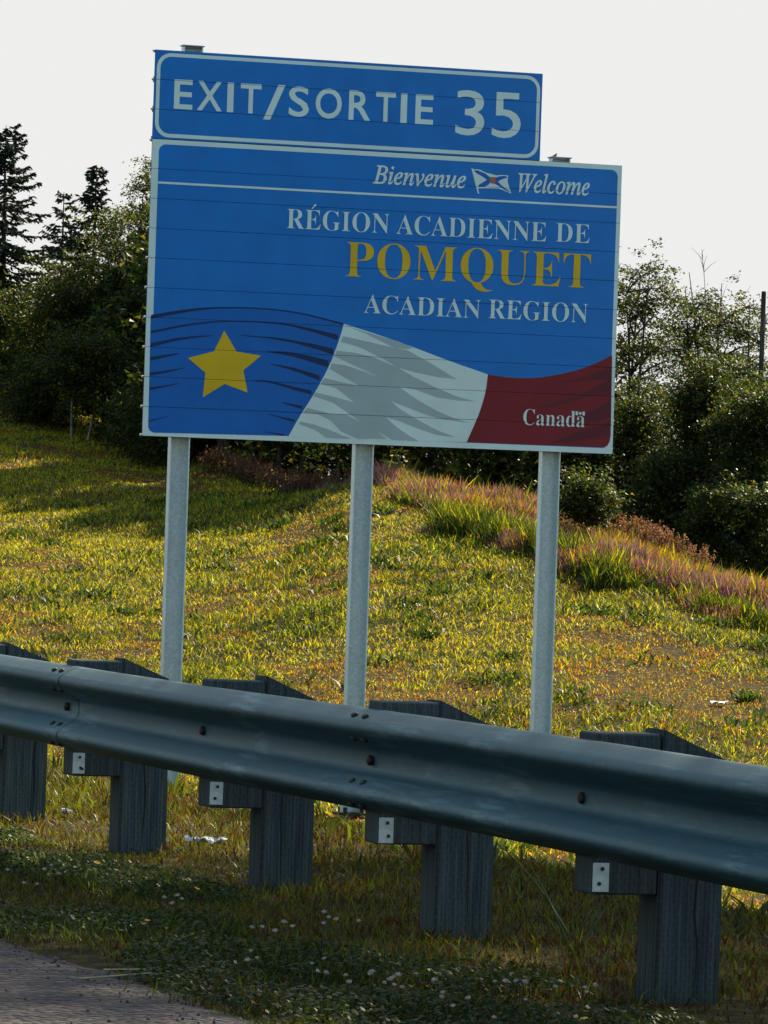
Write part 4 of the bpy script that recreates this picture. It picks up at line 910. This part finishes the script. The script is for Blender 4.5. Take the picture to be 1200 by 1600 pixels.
# --- mown hillside beyond the ditch
def hill_points(n, tmin, tmax, dmin, dmax):
    d = np.sqrt(rng.uniform(dmin ** 2, dmax ** 2, n))
    t = rng.uniform(tmin, tmax, n)
    l_ = t * d
    x = YAW_S * d + YAW_C * l_; y = YAW_C * d - YAW_S * l_
    crest = np.interp(t, HT, CREST)
    keep = (d < crest + 3) & (x > 9.5)
    d, t, x, y, crest = d[keep], t[keep], x[keep], y[keep], crest[keep]
    q = (d - 53) / (crest - 53)
    return x, y, d, t, q
def uncut(x, y, t, q):
    """how far a spot lies inside the uncut part of the slope, 0..1, ragged at its edges"""
    qn = q + (vnoise(x, y, 1.6) - .5) * .10 + (vnoise(x + 7, y, .5) - .5) * .05
    tn = t + (vnoise(x + 9, y, 2.0) - .5) * .008
    lo = np.interp(tn, [-.0376, -.036, -.004, .003, .012, .03, .05, .08], [1.2, .95, .95, .86, .80, .77, .74, .76])
    return smoothstep(0, .05, qn - lo)
x, y, d, t, q = hill_points(700000, -0.105, 0.105, 38, 106)
k = (rng.random(len(x)) < np.where((t > -.082) & (t < .082), 1, .35) * (1 - .8 * uncut(x, y, t, q)) * np.where(d < 50, .6, 1))
x, y, t, q = x[k], y[k], t[k], q[k]
n = len(x)
patch = vnoise(x, y, 2.9) * .5 + vnoise(x + 50, y, .9) * .35 + vnoise(x, y + 30, .3) * .15
rust = vnoise(x + 15, y + 4, 2.2) * .6 + vnoise(x, y + 60, .7) * .4
LIT, GOLD, RUST = (0.36, 0.335, 0.010), (0.50, 0.36, 0.014), (0.33, 0.125, 0.014)
col = palette(n, [GREEN, LIT, GOLD, STRAW, BROWN, DGREEN], [.25, .45, .11, .05, .04, .10], .28)
kd = (rust + .05 * (t > .03) > .575) & (rng.random(n) < .8)
col[kd] = palette(kd.sum(), [RUST, ORANGE, GOLD, BROWN, LIT], [.34, .26, .14, .16, .10], .25)
gr = (patch < .37) & (rng.random(n) < .75)
col[gr] = palette(gr.sum(), [GREEN, DGREEN, LIT], [.42, .30, .28], .25)
h = rng.uniform(.035, .10, n) * np.where(patch < .37, 1.5, np.where(rust > .6, .6, 1.0)) * (.7 + .6 * vnoise(x, y, .25))
w = rng.uniform(.008, .019, n)
v, qd, tr, c = thin_blades(np.stack([x, y, ground_z(x, y) - .01], -1), h, w, col, .6, .75)
acc = Acc(); acc.add(v, qd, None, c)
# broad-leaved weeds in the turf: low dark rosettes
for i in range(260):
    dd = math.sqrt(rng.uniform(46 ** 2, 84 ** 2)); tt = rng.uniform(-.085, .085); l_ = tt * dd
    cx, cy = YAW_S * dd + YAW_C * l_, YAW_C * dd - YAW_S * l_
    if cx < 10 or uncut(np.array([cx]), np.array([cy]), np.array([tt]), np.array([(dd - 53) / (np.interp(tt, HT, CREST) - 53)]))[0] > .1: continue
    m_ = rng.integers(25, 90); r_ = rng.uniform(.08, .3)
    px, py = cx + rng.normal(0, r_, m_), cy + rng.normal(0, r_, m_)
    pp = np.stack([px, py, ground_z(px, py) - .01], -1)
    v, qd, tr, c = thin_blades(pp, rng.uniform(.08, .2, m_), rng.uniform(.025, .05, m_), palette(m_, [DGREEN, GREEN, (.045, .085, .02)], [.45, .25, .3]), .6, .8)
    acc.add(v, qd, None, c)
tag(link('hillside_grass', acc.mesh('hillside_grass'), M['grass']), 'short yellow-green mown grass covering the hillside behind the sign', 'grass', kind='stuff')

# --- uncut grass along the crest: pinkish seed heads, orange-yellow and dark green mixed through each other
x, y, d, t, q = hill_points(900000, -0.06, 0.105, 60, 97)
u_ = uncut(x, y, t, q)
k = rng.random(len(x)) < u_ * .95
x, y, d, t, q, u_ = x[k], y[k], d[k], t[k], q[k], u_[k]
n1 = vnoise(x, y, 1.5) * .5 + vnoise(x + 3, y + 8, .5) * .5
band = np.exp(-((q - .875 + (n1 - .5) * .10) / .05) ** 2) + .9 * smoothstep(.93, .97, q + (n1 - .5) * .05) * (t < .042) + 1.0 * (t < .002)
low = np.exp(-((q - np.interp(t, [0, .012, .05, .08], [.87, .83, .765, .79])) / .035) ** 2) * (t > .0) * (n1 > .40)
pp_ = np.clip(.66 + .4 * band - .45 * np.exp(-((q - .945) / .02) ** 2) * (t > .02) - .3 * (n1 > .62), .15, .93)
pg_ = np.clip(low * 2.4, .03, .95)
r_ = rng.random(len(x))
zn = np.where(r_ < pg_, 2, np.where(rng.random(len(x)) < pp_, 1, 3))
for zid, nm, lab, cols, wts, hh, most in ((1, 'pink_tall_grass', 'pinkish seeding tall grass in bands along the top of the slope', [PINK, (0.28, .105, .06), (.19, .105, .13), STRAW, GREEN], [.44, .22, .24, .04, .06], (.12, .33), 66000),
                                    (2, 'green_tall_grass', 'dark green uncut grass tufts below the pinkish band', [GREEN, DGREEN, LIT], [.33, .5, .17], (.16, .48), 26000),
                                    (3, 'yellow_tall_grass', 'orange-yellow uncut grass along the crest of the slope', [LIT, ORANGE, RUST, GREEN], [.26, .32, .26, .16], (.12, .34), 44000)):
    ids = np.nonzero(zn == zid)[0]
    ids = rng.permutation(ids)[:most]
    n = len(ids)
    xx, yy = x[ids], y[ids]
    tuft = vnoise(xx, yy, .55)
    col = palette(n, cols, wts, .25)
    h = rng.uniform(*hh, n) * (.45 + 1.0 * tuft) * (.55 + .45 * u_[ids])
    v, qd, tr, c = thin_blades(np.stack([xx, yy, ground_z(xx, yy) - .02], -1), h, rng.uniform(.012, .026, n), col, .26, .5)
    tag(link(nm, np_mesh(nm, v, None, qd, c), M['pink_grass' if zid == 1 else 'grass']), lab, 'grass', kind='stuff')

# --- verge between road and rail, and the shoulder falling to the ditch
VG, VS, VB, VO = (0.062, 0.064, 0.008), (0.13, 0.092, 0.024), (0.046, 0.023, 0.009), (0.10, 0.05, 0.008)
def verge(n, x0, x1, y0, y1, cols, wts, hr, wr, lean=.4, fn=None):
    xx = rng.uniform(x0, x1, n); yy = rng.uniform(y0, y1, n)
    if fn is not None:
        k = rng.random(n) < fn(xx, yy); xx, yy = xx[k], yy[k]
    col = palette(len(xx), cols, wts)
    h = rng.uniform(*hr, len(xx)) * (.3 + vnoise(xx, yy, .35)) * .85
    bare = (vnoise(xx + 3, yy + 11, .8) + .25 * smoothstep(14.5, 12.5, yy) * smoothstep(4.2, 4.7, xx) > .66) & (rng.random(len(xx)) < .7)
    col[bare] = palette(int(bare.sum()), [VB, VO, VS], [.55, .3, .15]); h = np.where(bare, h * .6, h)
    return blades(np.stack([xx, yy, ground_z(xx, yy) - .005], -1), h, rng.uniform(*wr, len(xx)), col, lean, .6)
acc = Acc()
edgef = lambda X, Y: smoothstep(3.34, 3.56, X + (vnoise(X, Y, .3) - .5) * .18) * (.5 + .8 * vnoise(X, Y, .45))
green = lambda X, Y: edgef(X, Y) * (vnoise(X + 20, Y, .6) > .38)
drypatch = lambda X, Y: edgef(X, Y) * (vnoise(X + 20, Y, .6) < .46) * 1.3
for a in ((52000, 3.4, 4.75, 11.2, 21, [DGREEN, GREEN, VG, VS], [.62, .24, .10, .04], (.03, .10), (.004, .008), .5, green),
          (40000, 3.4, 4.9, 11.2, 21, [VS, VG, VB, VO, GREEN], [.14, .22, .3, .12, .22], (.025, .075), (.003, .006), .7, drypatch),
          (62000, 4.7, 7.4, 11.2, 24, [VG, VS, VB, GREEN, VO], [.25, .18, .25, .22, .1], (.03, .10), (.004, .008), .6, lambda X, Y: .45 + .8 * vnoise(X, Y, .5)),
          (12000, 3.4, 6.0, 4, 11.2, [GREEN, VG, DGREEN, VS], [.4, .3, .2, .1], (.03, .10), (.006, .012), .5, edgef),
          (16000, 3.4, 6.0, 21, 40, [GREEN, VG, DGREEN, VS], [.4, .3, .2, .1], (.04, .12), (.008, .014), .5, edgef),
          (16000, 6.0, 12.5, 14, 56, [GREEN, VG, DGREEN, VS], [.4, .3, .2, .1], (.08, .2), (.012, .022), .5, None)):
    v, qd, tr, c = verge(*a)
    acc.add(v, qd, tr, c)
# broad clover leaves in the green part
nl = 42000
xx = rng.uniform(3.55, 4.7, nl); yy = rng.uniform(11.4, 20, nl)
k = (vnoise(xx + 20, yy, .6) > .45) & (rng.random(nl) < edgef(xx, yy)); xx, yy = xx[k], yy[k]; nl = len(xx)
ctr = np.stack([xx, yy, ground_z(xx, yy) + rng.uniform(.015, .06, nl)], -1)
a1 = rng.normal(0, 1, (nl, 3)); a1[:, 2] *= .35; a1 /= np.linalg.norm(a1, axis=1)[:, None]
a2 = np.cross(a1, rng.normal(0, .35, (nl, 3)) + np.array([0, 0, 1.0])); a2 /= np.linalg.norm(a2, axis=1)[:, None]
sz = rng.uniform(.005, .011, nl)[:, None]
v = np.stack([ctr - a1 * sz, ctr + a2 * sz * .8, ctr + a1 * sz, ctr - a2 * sz * .8], 1).reshape(-1, 3)
acc.add(v, np.arange(nl * 4).reshape(-1, 4), None, np.repeat(palette(nl, [(.016, .034, .011), (.034, .056, .014)], [.6, .4]), 4, axis=0))
tag(link('verge_grass', acc.mesh('verge_grass'), M['grass']), 'dark clover and patchy dry grass of the road verge under the rail', 'grass', kind='stuff')

# gravel crumbs along the broken asphalt edge
bmi = bmesh.new(); bmesh.ops.create_icosphere(bmi, subdivisions=1, radius=1)
iv = np.array([v_.co for v_ in bmi.verts]); it_ = np.array([[v_.index for v_ in f.verts] for f in bmi.faces]); bmi.free()
acc = Acc()
for i in range(1500):
    yy = rng.uniform(8, 22); xx = 3.56 + rng.normal(0, .10) if rng.random() < .85 else rng.uniform(2.9, 3.5)
    s = rng.uniform(.002, .006) * (1.7 if rng.random() < .06 else 1)
    vv = iv * (s * rng.uniform(.6, 1.2, 3)) * (1 + rng.normal(0, .12, (len(iv), 1)))
    acc.add(vv + np.array([xx, yy, (.012 if xx < 3.5 else float(ground_z(xx, yy))) + s * .3]), None, it_)
tag(link('loose_gravel', acc.mesh('loose_gravel'), M['stone']), 'loose gravel crumbs along the broken asphalt edge', 'gravel', kind='stuff')

# ================================================================ trees
def leaves(ctr, size, col, rs, flat=0.5, asp=0.6):
    n = len(ctr)
    nrm = rs.normal(0, 1, (n, 3)); nrm[:, 2] = np.abs(nrm[:, 2]) + flat
    nrm /= np.linalg.norm(nrm, axis=1)[:, None]
    a = np.cross(nrm, rs.normal(0, 1, (n, 3))); a /= np.linalg.norm(a, axis=1)[:, None] + 1e-9
    b = np.cross(nrm, a)
    s = size[:, None]
    fold = nrm * s * .18
    v = np.stack([ctr - a * s + fold, ctr + a * s * .5 + b * s * asp, ctr + a * s * .8 - b * s * asp], 1).reshape(-1, 3)
    return v, np.arange(n * 3).reshape(-1, 3), np.repeat(col, 3, axis=0)

LEAFC = np.array([(0.024, 0.042, 0.012), (0.04, 0.06, 0.012), (0.085, 0.095, 0.014), (0.15, 0.13, 0.016), (0.014, 0.032, 0.014)])
def curve(p0, p1, rs, n=6, bend=.12, sag=0.0):
    s = np.linspace(0, 1, n)[:, None]
    L_ = np.linalg.norm(p1 - p0)
    off = rs.normal(0, bend * L_, 3)
    p = p0 * (1 - s) + p1 * s + off * np.sin(s * np.pi) * .6
    p[:, 2] += np.sin(s[:, 0] * np.pi) * L_ * .10 - sag * s[:, 0] ** 2 * L_
    return p

def leafy_tree(name, x, y, ztop, hw, zbot, dens, label, airy, seed):
    rs = np.random.default_rng(seed)
    hid = 'behind the sign' in label or 'close behind' in label or 'back-row' in label or 'roadside' in label or 'beyond' in label or 'gold lettering' in label or 'white part' in label
    zg = float(ground_z(x, y)) - .05
    root = tag(empty(name, (x, y, zg)), label, 'tree' if ztop - zg > 2.6 else 'bush')
    H = ztop - zg; zb = max(zbot - zg, .04 * H if not airy else .25 * H)
    zb = min(zb, .55 * H)
    wood = Acc(); lv = Acc()
    nst = 3 if airy else rs.integers(2, 5) if H < 4.2 else rs.integers(1, 3)
    pale = 'pale stems' in label
    if pale: nst = 2
    stems = []
    for s in range(nst):
        lean = rs.normal(0, .30 if airy else .16, 2) * hw if nst > 1 else rs.normal(0, .06, 2) * hw
        base = np.array([rs.normal(0, .12) if nst > 1 else 0, rs.normal(0, .12) if nst > 1 else 0, 0.0])
        top = np.array([lean[0] * 2, lean[1] * 2, H * rs.uniform(.86, .95)])
        p = curve(base, top, rs, 9, .03)
        r0 = .022 * H * (1 if nst == 1 else .34 if airy else .62)
        v, q = tube(p, np.linspace(r0, r0 * .12, 9), 7)
        wood.add(v, q); stems.append(p)
    # clumps of leaves on limbs, filling an uneven crown
    vol = hw * hw * (H - zb)
    nc = int(np.clip(46 * dens * vol ** .5 * (1.45 if airy else 1.0), 26, 190))
    zc = (H + zb) / 2; hz = (H - zb) / 2
    lob = rs.normal(0, 1, (7, 3)); lob /= np.linalg.norm(lob, axis=1)[:, None]
    lr = rs.uniform(.72, 1.12, 7)
    made = 0
    lsz = .085 if hid else .034
    while made < nc:
        u = rs.normal(0, 1, 3); u /= np.linalg.norm(u)
        rr = rs.uniform(.25, 1) ** .45
        k = lr[np.argmax(lob @ u)]
        c = np.array([u[0] * hw * rr * k, u[1] * hw * rr * k, zc + u[2] * hz * rr * min(k, 1.0)])
        if not airy and c[2] < zc: c[:2] *= 1.08
        st = stems[rs.integers(len(stems))]
        hz_at = np.clip(c[2] - rs.uniform(.25, .6) * np.hypot(c[0], c[1]) - .1, .1 * H, .9 * H)
        j = np.argmin(np.abs(st[:, 2] - hz_at))
        p = curve(st[j], c, rs, 5, .10)
        r0 = np.clip(.010 * H * (1 - hz_at / H) + .008, .008, .05) * (1 if airy else .8)
        v, q = tube(p, np.linspace(r0, .004, 5), 4)
        wood.add(v, q)
        # twigs and leaves
        cr = rs.uniform(.20, .40) * (hw / 1.0) ** .35
        nt = 0 if hid else 4 if airy else 1
        for _ in range(nt):
            e = c + rs.normal(0, cr * .8, 3)
            v, q = tube(np.stack([p[3], (p[3] + e) / 2 + rs.normal(0, .03, 3), e]), np.array([.006, .005, .002]), 3)
            wood.add(v, q)
        nlv = int(rs.uniform(70, 150) * dens * (.55 if hid else 1.8 if airy else 4.2))
        sprig = c + rs.normal(0, 1, (max(4, nlv // 26), 3)) * np.array([cr, cr, cr * .62])     # leaves sit in sprays
        pc = sprig[rs.integers(0, len(sprig), nlv)] + rs.normal(0, 1, (nlv, 3)) * np.array([.085, .085, .05]) * (2.2 if hid else 1)
        tone = rs.normal(0, .14)
        ci = rs.choice(5, nlv, p=[.3, .27, .15, .10, .18])
        col = LEAFC[ci] * (1 + tone + rs.normal(0, .15, (nlv, 1)))
        v, q, cc = leaves(pc, rs.uniform(.7, 1.3, nlv) * lsz, np.clip(col, .006, .5), rs)
        lv.add(v, None, q, cc)
        made += 1
    link('trunk', wood.mesh('trunk', True), M['pale_bark' if pale else 'bark'], root)
    link('crown', lv.mesh('crown'), M['leaf'], root)
    return root

def spruce(name, x, y, ztop, hw, zbot, dens, label, seed):
    rs = np.random.default_rng(seed)
    zg = float(ground_z(x, y)) - .05
    root = tag(empty(name, (x, y, zg)), label, 'tree')
    H = ztop - zg
    wood = Acc(); lv = Acc()
    p = np.stack([np.linspace(0, rs.normal(0, .05), 8), np.linspace(0, rs.normal(0, .05), 8), np.linspace(0, H, 8)], -1)
    v, q = tube(p, np.linspace(.02 * H, .006, 8), 7); wood.add(v, q)
    z = H - .06
    P = []; D = []
    while z > max(.06 * H, .25):
        f_ = (H - z) / (H * .36)
        nb = rs.integers(1, 4)
        a0 = rs.uniform(0, 6.28)
        for b in range(nb):
            a = a0 + b * 6.283 / nb + rs.normal(0, .5)
            L_ = hw * min(1.0, .2 + f_ * .85) * rs.uniform(.45, 1.2)
            s = np.linspace(0, 1, 7)
            r = s * L_
            dz = .25 * L_ * s * max(1 - f_, -.3) - rs.uniform(.1, .42) * L_ * s * min(f_ + .2, 1) + .26 * L_ * s ** 3
            bp = np.stack([np.cos(a) * r, np.sin(a) * r, z + dz], -1)
            v, q = tube(bp, np.linspace(.012 + .006 * L_, .003, 7), 4); wood.add(v, q)
            # side shoots
            ns = int(L_ * 34 * dens) + 5
            si = rs.uniform(.12, 1, ns)
            bi = np.stack([np.interp(si, s, bp[:, k]) for k in range(3)], -1)
            sd = np.where(rs.random(ns) < .5, 1, -1)
            perp = np.array([-np.sin(a), np.cos(a), 0]); out_ = np.array([np.cos(a), np.sin(a), 0])
            sl = (1 - si * .6) * rs.uniform(.10, .26, ns) * (L_ / hw * .6 + .5)
            dr = perp * sd[:, None] * .75 + out_ * .55 + np.array([0, 0, -1]) * rs.uniform(.0, .7, ns)[:, None]
            dr /= np.linalg.norm(dr, axis=1)[:, None]
            for m_ in range(3):
                P.append(bi + dr * (sl * (.2 + .36 * m_))[:, None]); D.append(np.concatenate([dr, (sl * .3)[:, None]], 1))
            nn = int(L_ * 9) + 2
            si = rs.uniform(.2, 1.02, nn)
            P.append(np.stack([np.interp(si, s, bp[:, k]) for k in range(3)], -1)); D.append(np.concatenate([np.broadcast_to(out_, (nn, 3)), np.full((nn, 1), .07)], 1))
        z -= rs.uniform(.02, .085) * (1 if dens > .9 else 1.4)
    P = np.concatenate(P); D = np.concatenate(D)
    k = len(P)
    dirv = D[:, :3] + rs.normal(0, .28, (k, 3)); dirv /= np.linalg.norm(dirv, axis=1)[:, None]
    ln = np.clip(D[:, 3:4] * 1.2, .05, .13)
    sd = np.cross(dirv, rs.normal(0, 1, (k, 3))); sd /= np.linalg.norm(sd, axis=1)[:, None] + 1e-9
    wd = rs.uniform(.014, .03, (k, 1))
    v = np.stack([P - dirv * ln, P + sd * wd, P + dirv * ln, P - sd * wd], 1).reshape(-1, 3)
    col = np.array([.022, .038, .02]) * (1 + rs.normal(0, .25, (k, 1)))
    lv.add(v, np.arange(k * 4).reshape(-1, 4), None, np.repeat(np.clip(col, .004, .3), 4, axis=0))
    link('trunk', wood.mesh('trunk', True), M['bark'], root)
    link('crown', lv.mesh('crown'), M['needle'], root)
    return root

for i, (kind, x, y, zt, hw, zb, dens, lab) in enumerate(TREES):
    if kind == 'spruce': spruce('spruce_tree', x, y, zt, hw, zb, dens, lab, 100 + i)
    else: leafy_tree('leafy_bush' if 'bush' in lab or 'shrub' in lab else 'leafy_tree', x, y, zt, hw, zb, dens, lab, kind == 'open', 100 + i)

# bare twigs poking out of crowns
for (x, y, zt), lab in zip(BARE_TWIGS, ('leafless dead branch sticking up above the airy trees on the right', 'leafless whip of a branch left of the narrow sapling')):
    rs = np.random.default_rng(int(x * 10))
    zg = float(ground_z(x, y)); H = zt - zg
    ac = Acc()
    main = curve(np.array([0, 0, 0.0]), np.array([rs.normal(0, .1), 0, H]), rs, 10, .03)
    v, q = tube(main, np.linspace(.022, .003, 10), 5); ac.add(v, q)
    for k in range(20):
        f_ = rs.uniform(.55, .98) * 9
        s0 = np.array([np.interp(f_, np.arange(10), main[:, k_]) for k_ in range(3)])
        e = s0 + np.array([rs.normal(0, .16), rs.normal(0, .16), rs.uniform(.02, .28)])
        v, q = tube(curve(s0, e, rs, 5, .08), np.linspace(.006, .0015, 5), 4); ac.add(v, q)
    o = link('dead_branch', ac.mesh('dead_branch', True), M['bark']); o.location = (x, y, zg - .05)
    tag(o, lab, 'branch')

# dark pole at the right edge
x, y, zt = POLE
zg = float(ground_z(x, y)); H = zt - zg
v, q = tube(np.stack([np.zeros(8), np.zeros(8), np.linspace(-.3, H, 8)], -1), np.linspace(.055, .04, 8), 10)
ac = Acc(); ac.add(v, q)
v, q = tube(np.array([[0, 0, H], [0, 0, H + .03], [0, 0, H + .031]]), np.array([.04, .033, .001]), 10); ac.add(v, q)
v, q = tube(np.array([[0, 0, H * .72], [.08, -.05, H * .74], [.16, -.09, H * .78]]), np.array([.02, .014, .006]), 6); ac.add(v, q)
o = link('wooden_pole', ac.mesh('wooden_pole', True), M['bark']); o.location = (x, y, zg)
tag(o, 'thin dark wooden pole at the right edge among the trees', 'pole')

# ================================================================ weeds with reddish seed spikes
def weed(name, x, y, H, lab, grp, seed, colr):
    rs = np.random.default_rng(seed)
    ac = Acc(); hd = Acc()
    ns = rs.integers(7, 12)
    for s in range(ns):
        b = np.array([rs.normal(0, .08), rs.normal(0, .08), 0])
        tp = b + np.array([rs.normal(0, .10), rs.normal(0, .10), H * rs.uniform(.6, 1)])
        p = curve(b, tp, rs, 6, .04)
        v, q = tube(p, np.linspace(.006, .003, 6), 4); ac.add(v, q, None, np.array(colr) * .6)
        n = 26
        si = rs.uniform(.35, 1, n)
        c = np.stack([np.interp(si, np.linspace(0, 1, 6), p[:, k]) for k in range(3)], -1) + rs.normal(0, .014, (n, 3))
        col = np.array(colr) * (1 + rs.normal(0, .25, (n, 1)))
        v, q, cc = leaves(c, rs.uniform(.012, .03, n), np.clip(col, .01, .6), rs, 0.0, .5); hd.add(v, None, q, cc)
    n = 30
    c = np.stack([rs.normal(0, .12, n), rs.normal(0, .12, n), rs.uniform(.03, .22, n)], -1)
    v, q, cc = leaves(c, rs.uniform(.03, .06, n), np.broadcast_to(np.array([.05, .07, .02]), (n, 3)), rs, .2, .35); ac.add(v, None, q, cc)
    root = tag(empty(name, (x, y, float(ground_z(x, y)) - .02)), lab, 'weed', grp)
    tag(link('stalks', ac.mesh('stalks'), M['grass'], root), kind='stuff')
    tag(link('seed_spikes', hd.mesh('seed_spikes'), M['grass'], root), kind='stuff')
(ax, ay), (bx_, by_) = WEED_LINE
for i in range(22):
    s = (i + .5) / 22
    weed('seeding_weed', ax + (bx_ - ax) * s + rng.normal(0, .12), ay + (by_ - ay) * s + rng.normal(0, .3), .62 - .12 * s, 'tall reddish-brown seeding weed on the crest before the dark bushes on the right', 'reddish weeds on the right-hand crest', 700 + i, (.20, .10, .075))
(ax, ay), (bx_, by_) = WEED_LINE_B
for i in range(26):
    s = (i + .5) / 26
    weed('seeding_weed', ax + (bx_ - ax) * s + rng.normal(0, .12), ay + (by_ - ay) * s + rng.normal(0, .5), .5, 'brown seeding weed in the shade under the sign between left and middle posts', 'brown weeds under the sign', 800 + i, (.17, .085, .05))

# dry forked stalk behind the rail
rs = np.random.default_rng(5)
ac = Acc()
for e in ((-.17, .02, .30), (-.24, .05, .33), (.10, 0, .26), (.17, -.03, .30)):
    v, q = tube(curve(np.array([rs.normal(0, .01), 0, 0]), np.array(e), rs, 6, .05), np.linspace(.0045, .0015, 6), 5); ac.add(v, q)
o = link('dry_weed', ac.mesh('dry_weed', True), M['stem']); o.location = (5.22, 14.42, -.01)
tag(o, 'leafless forked weed stalk left of the nearest timber post', 'weed')

# ================================================================ small flowers on the verge
bmf = bmesh.new(); bmesh.ops.create_icosphere(bmf, subdivisions=1, radius=1)
fv = np.array([v_.co for v_ in bmf.verts]); ft = np.array([[v_.index for v_ in f.verts] for f in bmf.faces]); bmf.free()
def flower_meshes(yellow):
    hd = Acc()
    if yellow:
        hd.add(fv * np.array([.006, .006, .004]), None, ft)
        for a in np.arange(9) * 6.283 / 9:
            dr = np.array([math.cos(a), math.sin(a), .25]); sd = np.array([-math.sin(a), math.cos(a), 0])
            hd.add(np.array([dr * .004, dr * .012 + sd * .004, dr * .019, dr * .012 - sd * .004]), np.array([[0, 1, 2, 3]]))
    else:
        hd.add(fv * np.array([.008, .008, .007]), None, ft)
        for k in range(34):
            u = rng.normal(0, 1, 3); u /= np.linalg.norm(u); u[2] = abs(u[2]) * .9 - .15
            sd = np.cross(u, rng.normal(0, 1, 3)); sd /= np.linalg.norm(sd)
            hd.add(np.array([u * .006, u * .010 + sd * .0022, u * .0135, u * .010 - sd * .0022]), np.array([[0, 1, 2, 3]]))
    v, q = tube(np.array([[0, 0, -.09], [.004, 0, -.045], [0, 0, 0]]), np.array([.0015, .0014, .0012]), 4)
    sa = Acc(); sa.add(v, q)
    return hd.mesh('flower_head'), sa.mesh('stem')
wh, wst = flower_meshes(False); wh.materials.append(M['petal_white']); wst.materials.append(M['stem'])
yh, yst = flower_meshes(True); yh.materials.append(M['petal_yellow']); yst.materials.append(M['stem'])
def flower(x, y, hh, yellow):
    z = float(ground_z(x, y)) + hh
    root = tag(empty('yellow_flower' if yellow else 'clover_flower', (x, y, z)),
               'small yellow flower in the verge grass near the asphalt' if yellow else 'pinkish-white clover head standing in the dark verge grass',
               'flower', 'yellow flowers in the verge' if yellow else 'clover heads in the verge')
    s = rng.uniform(.5, .8)
    root.scale = (s, s, s)
    root.rotation_euler = (rng.normal(0, .15), rng.normal(0, .15), rng.uniform(0, 6))
    link('flower_head', yh if yellow else wh, None, root)
    link('stem', yst if yellow else wst, None, root)
for cx, cy, n, sp in FLOWER_PATCHES:
    for i in range(n):
        flower(cx + rng.normal(0, sp), cy + rng.normal(0, sp * 1.6), rng.uniform(.05, .095), False)
for cx, cy in YELLOW_SPOTS:
    flower(cx, cy, rng.uniform(.05, .08), True)

# ================================================================ litter and straw
def litter(x, y, lx, ly, lz, lab, seed):
    rs = np.random.default_rng(seed)
    n, m_ = 11, 7
    U, V = np.meshgrid(np.linspace(-1, 1, n), np.linspace(-1, 1, m_))
    z = rs.uniform(0, 1, U.shape) * lz + .01
    v = np.stack([U * lx + rs.normal(0, lx * .09, U.shape), V * ly * (1 - .4 * np.abs(U)) + rs.normal(0, ly * .12, U.shape), z], -1).reshape(-1, 3)
    i = (np.arange(m_ - 1)[:, None] * n + np.arange(n - 1)[None]).ravel()
    o = link('crumpled_paper', np_mesh('crumpled_paper', v, quads=np.stack([i, i + 1, i + n + 1, i + n], -1)), M['paper'])
    o.location = (x, y, float(ground_z(x, y)) + .01); o.rotation_euler = (0, 0, rs.uniform(-.4, .4))
    tag(o, lab, 'litter')
litter(5.19, 20.6, .022, .02, .03, 'small white paper scrap right of the leftmost timber post', 1)
litter(5.30, 18.85, .075, .022, .032, 'long torn white paper strip between the second and third timber posts', 2)
litter(22.31, 56.93, .10, .07, .05, 'pale scrap of paper lying on the hillside at right', 3)
for k, (x, y, a, L_, lab) in enumerate(((3.51, 13.33, .25, .11, 'pale dry straw lying on the asphalt edge, longer one'), (3.60, 13.52, -.75, .08, 'pale dry straw on the asphalt edge, upper slanting one'))):
    rs = np.random.default_rng(k)
    p = curve(np.array([-L_, 0, .016]), np.array([L_, 0, .022]), rs, 6, .05); p[:, 2] = np.linspace(.018, .03, 6)
    ac = Acc(); v, q = tube(p, np.linspace(.003, .0018, 6), 5); ac.add(v, q)
    o = link('straw_stalk', ac.mesh('straw_stalk', True), M['straw']); o.location = (x, y, 0); o.rotation_euler = (0, 0, a)
    tag(o, lab, 'straw')
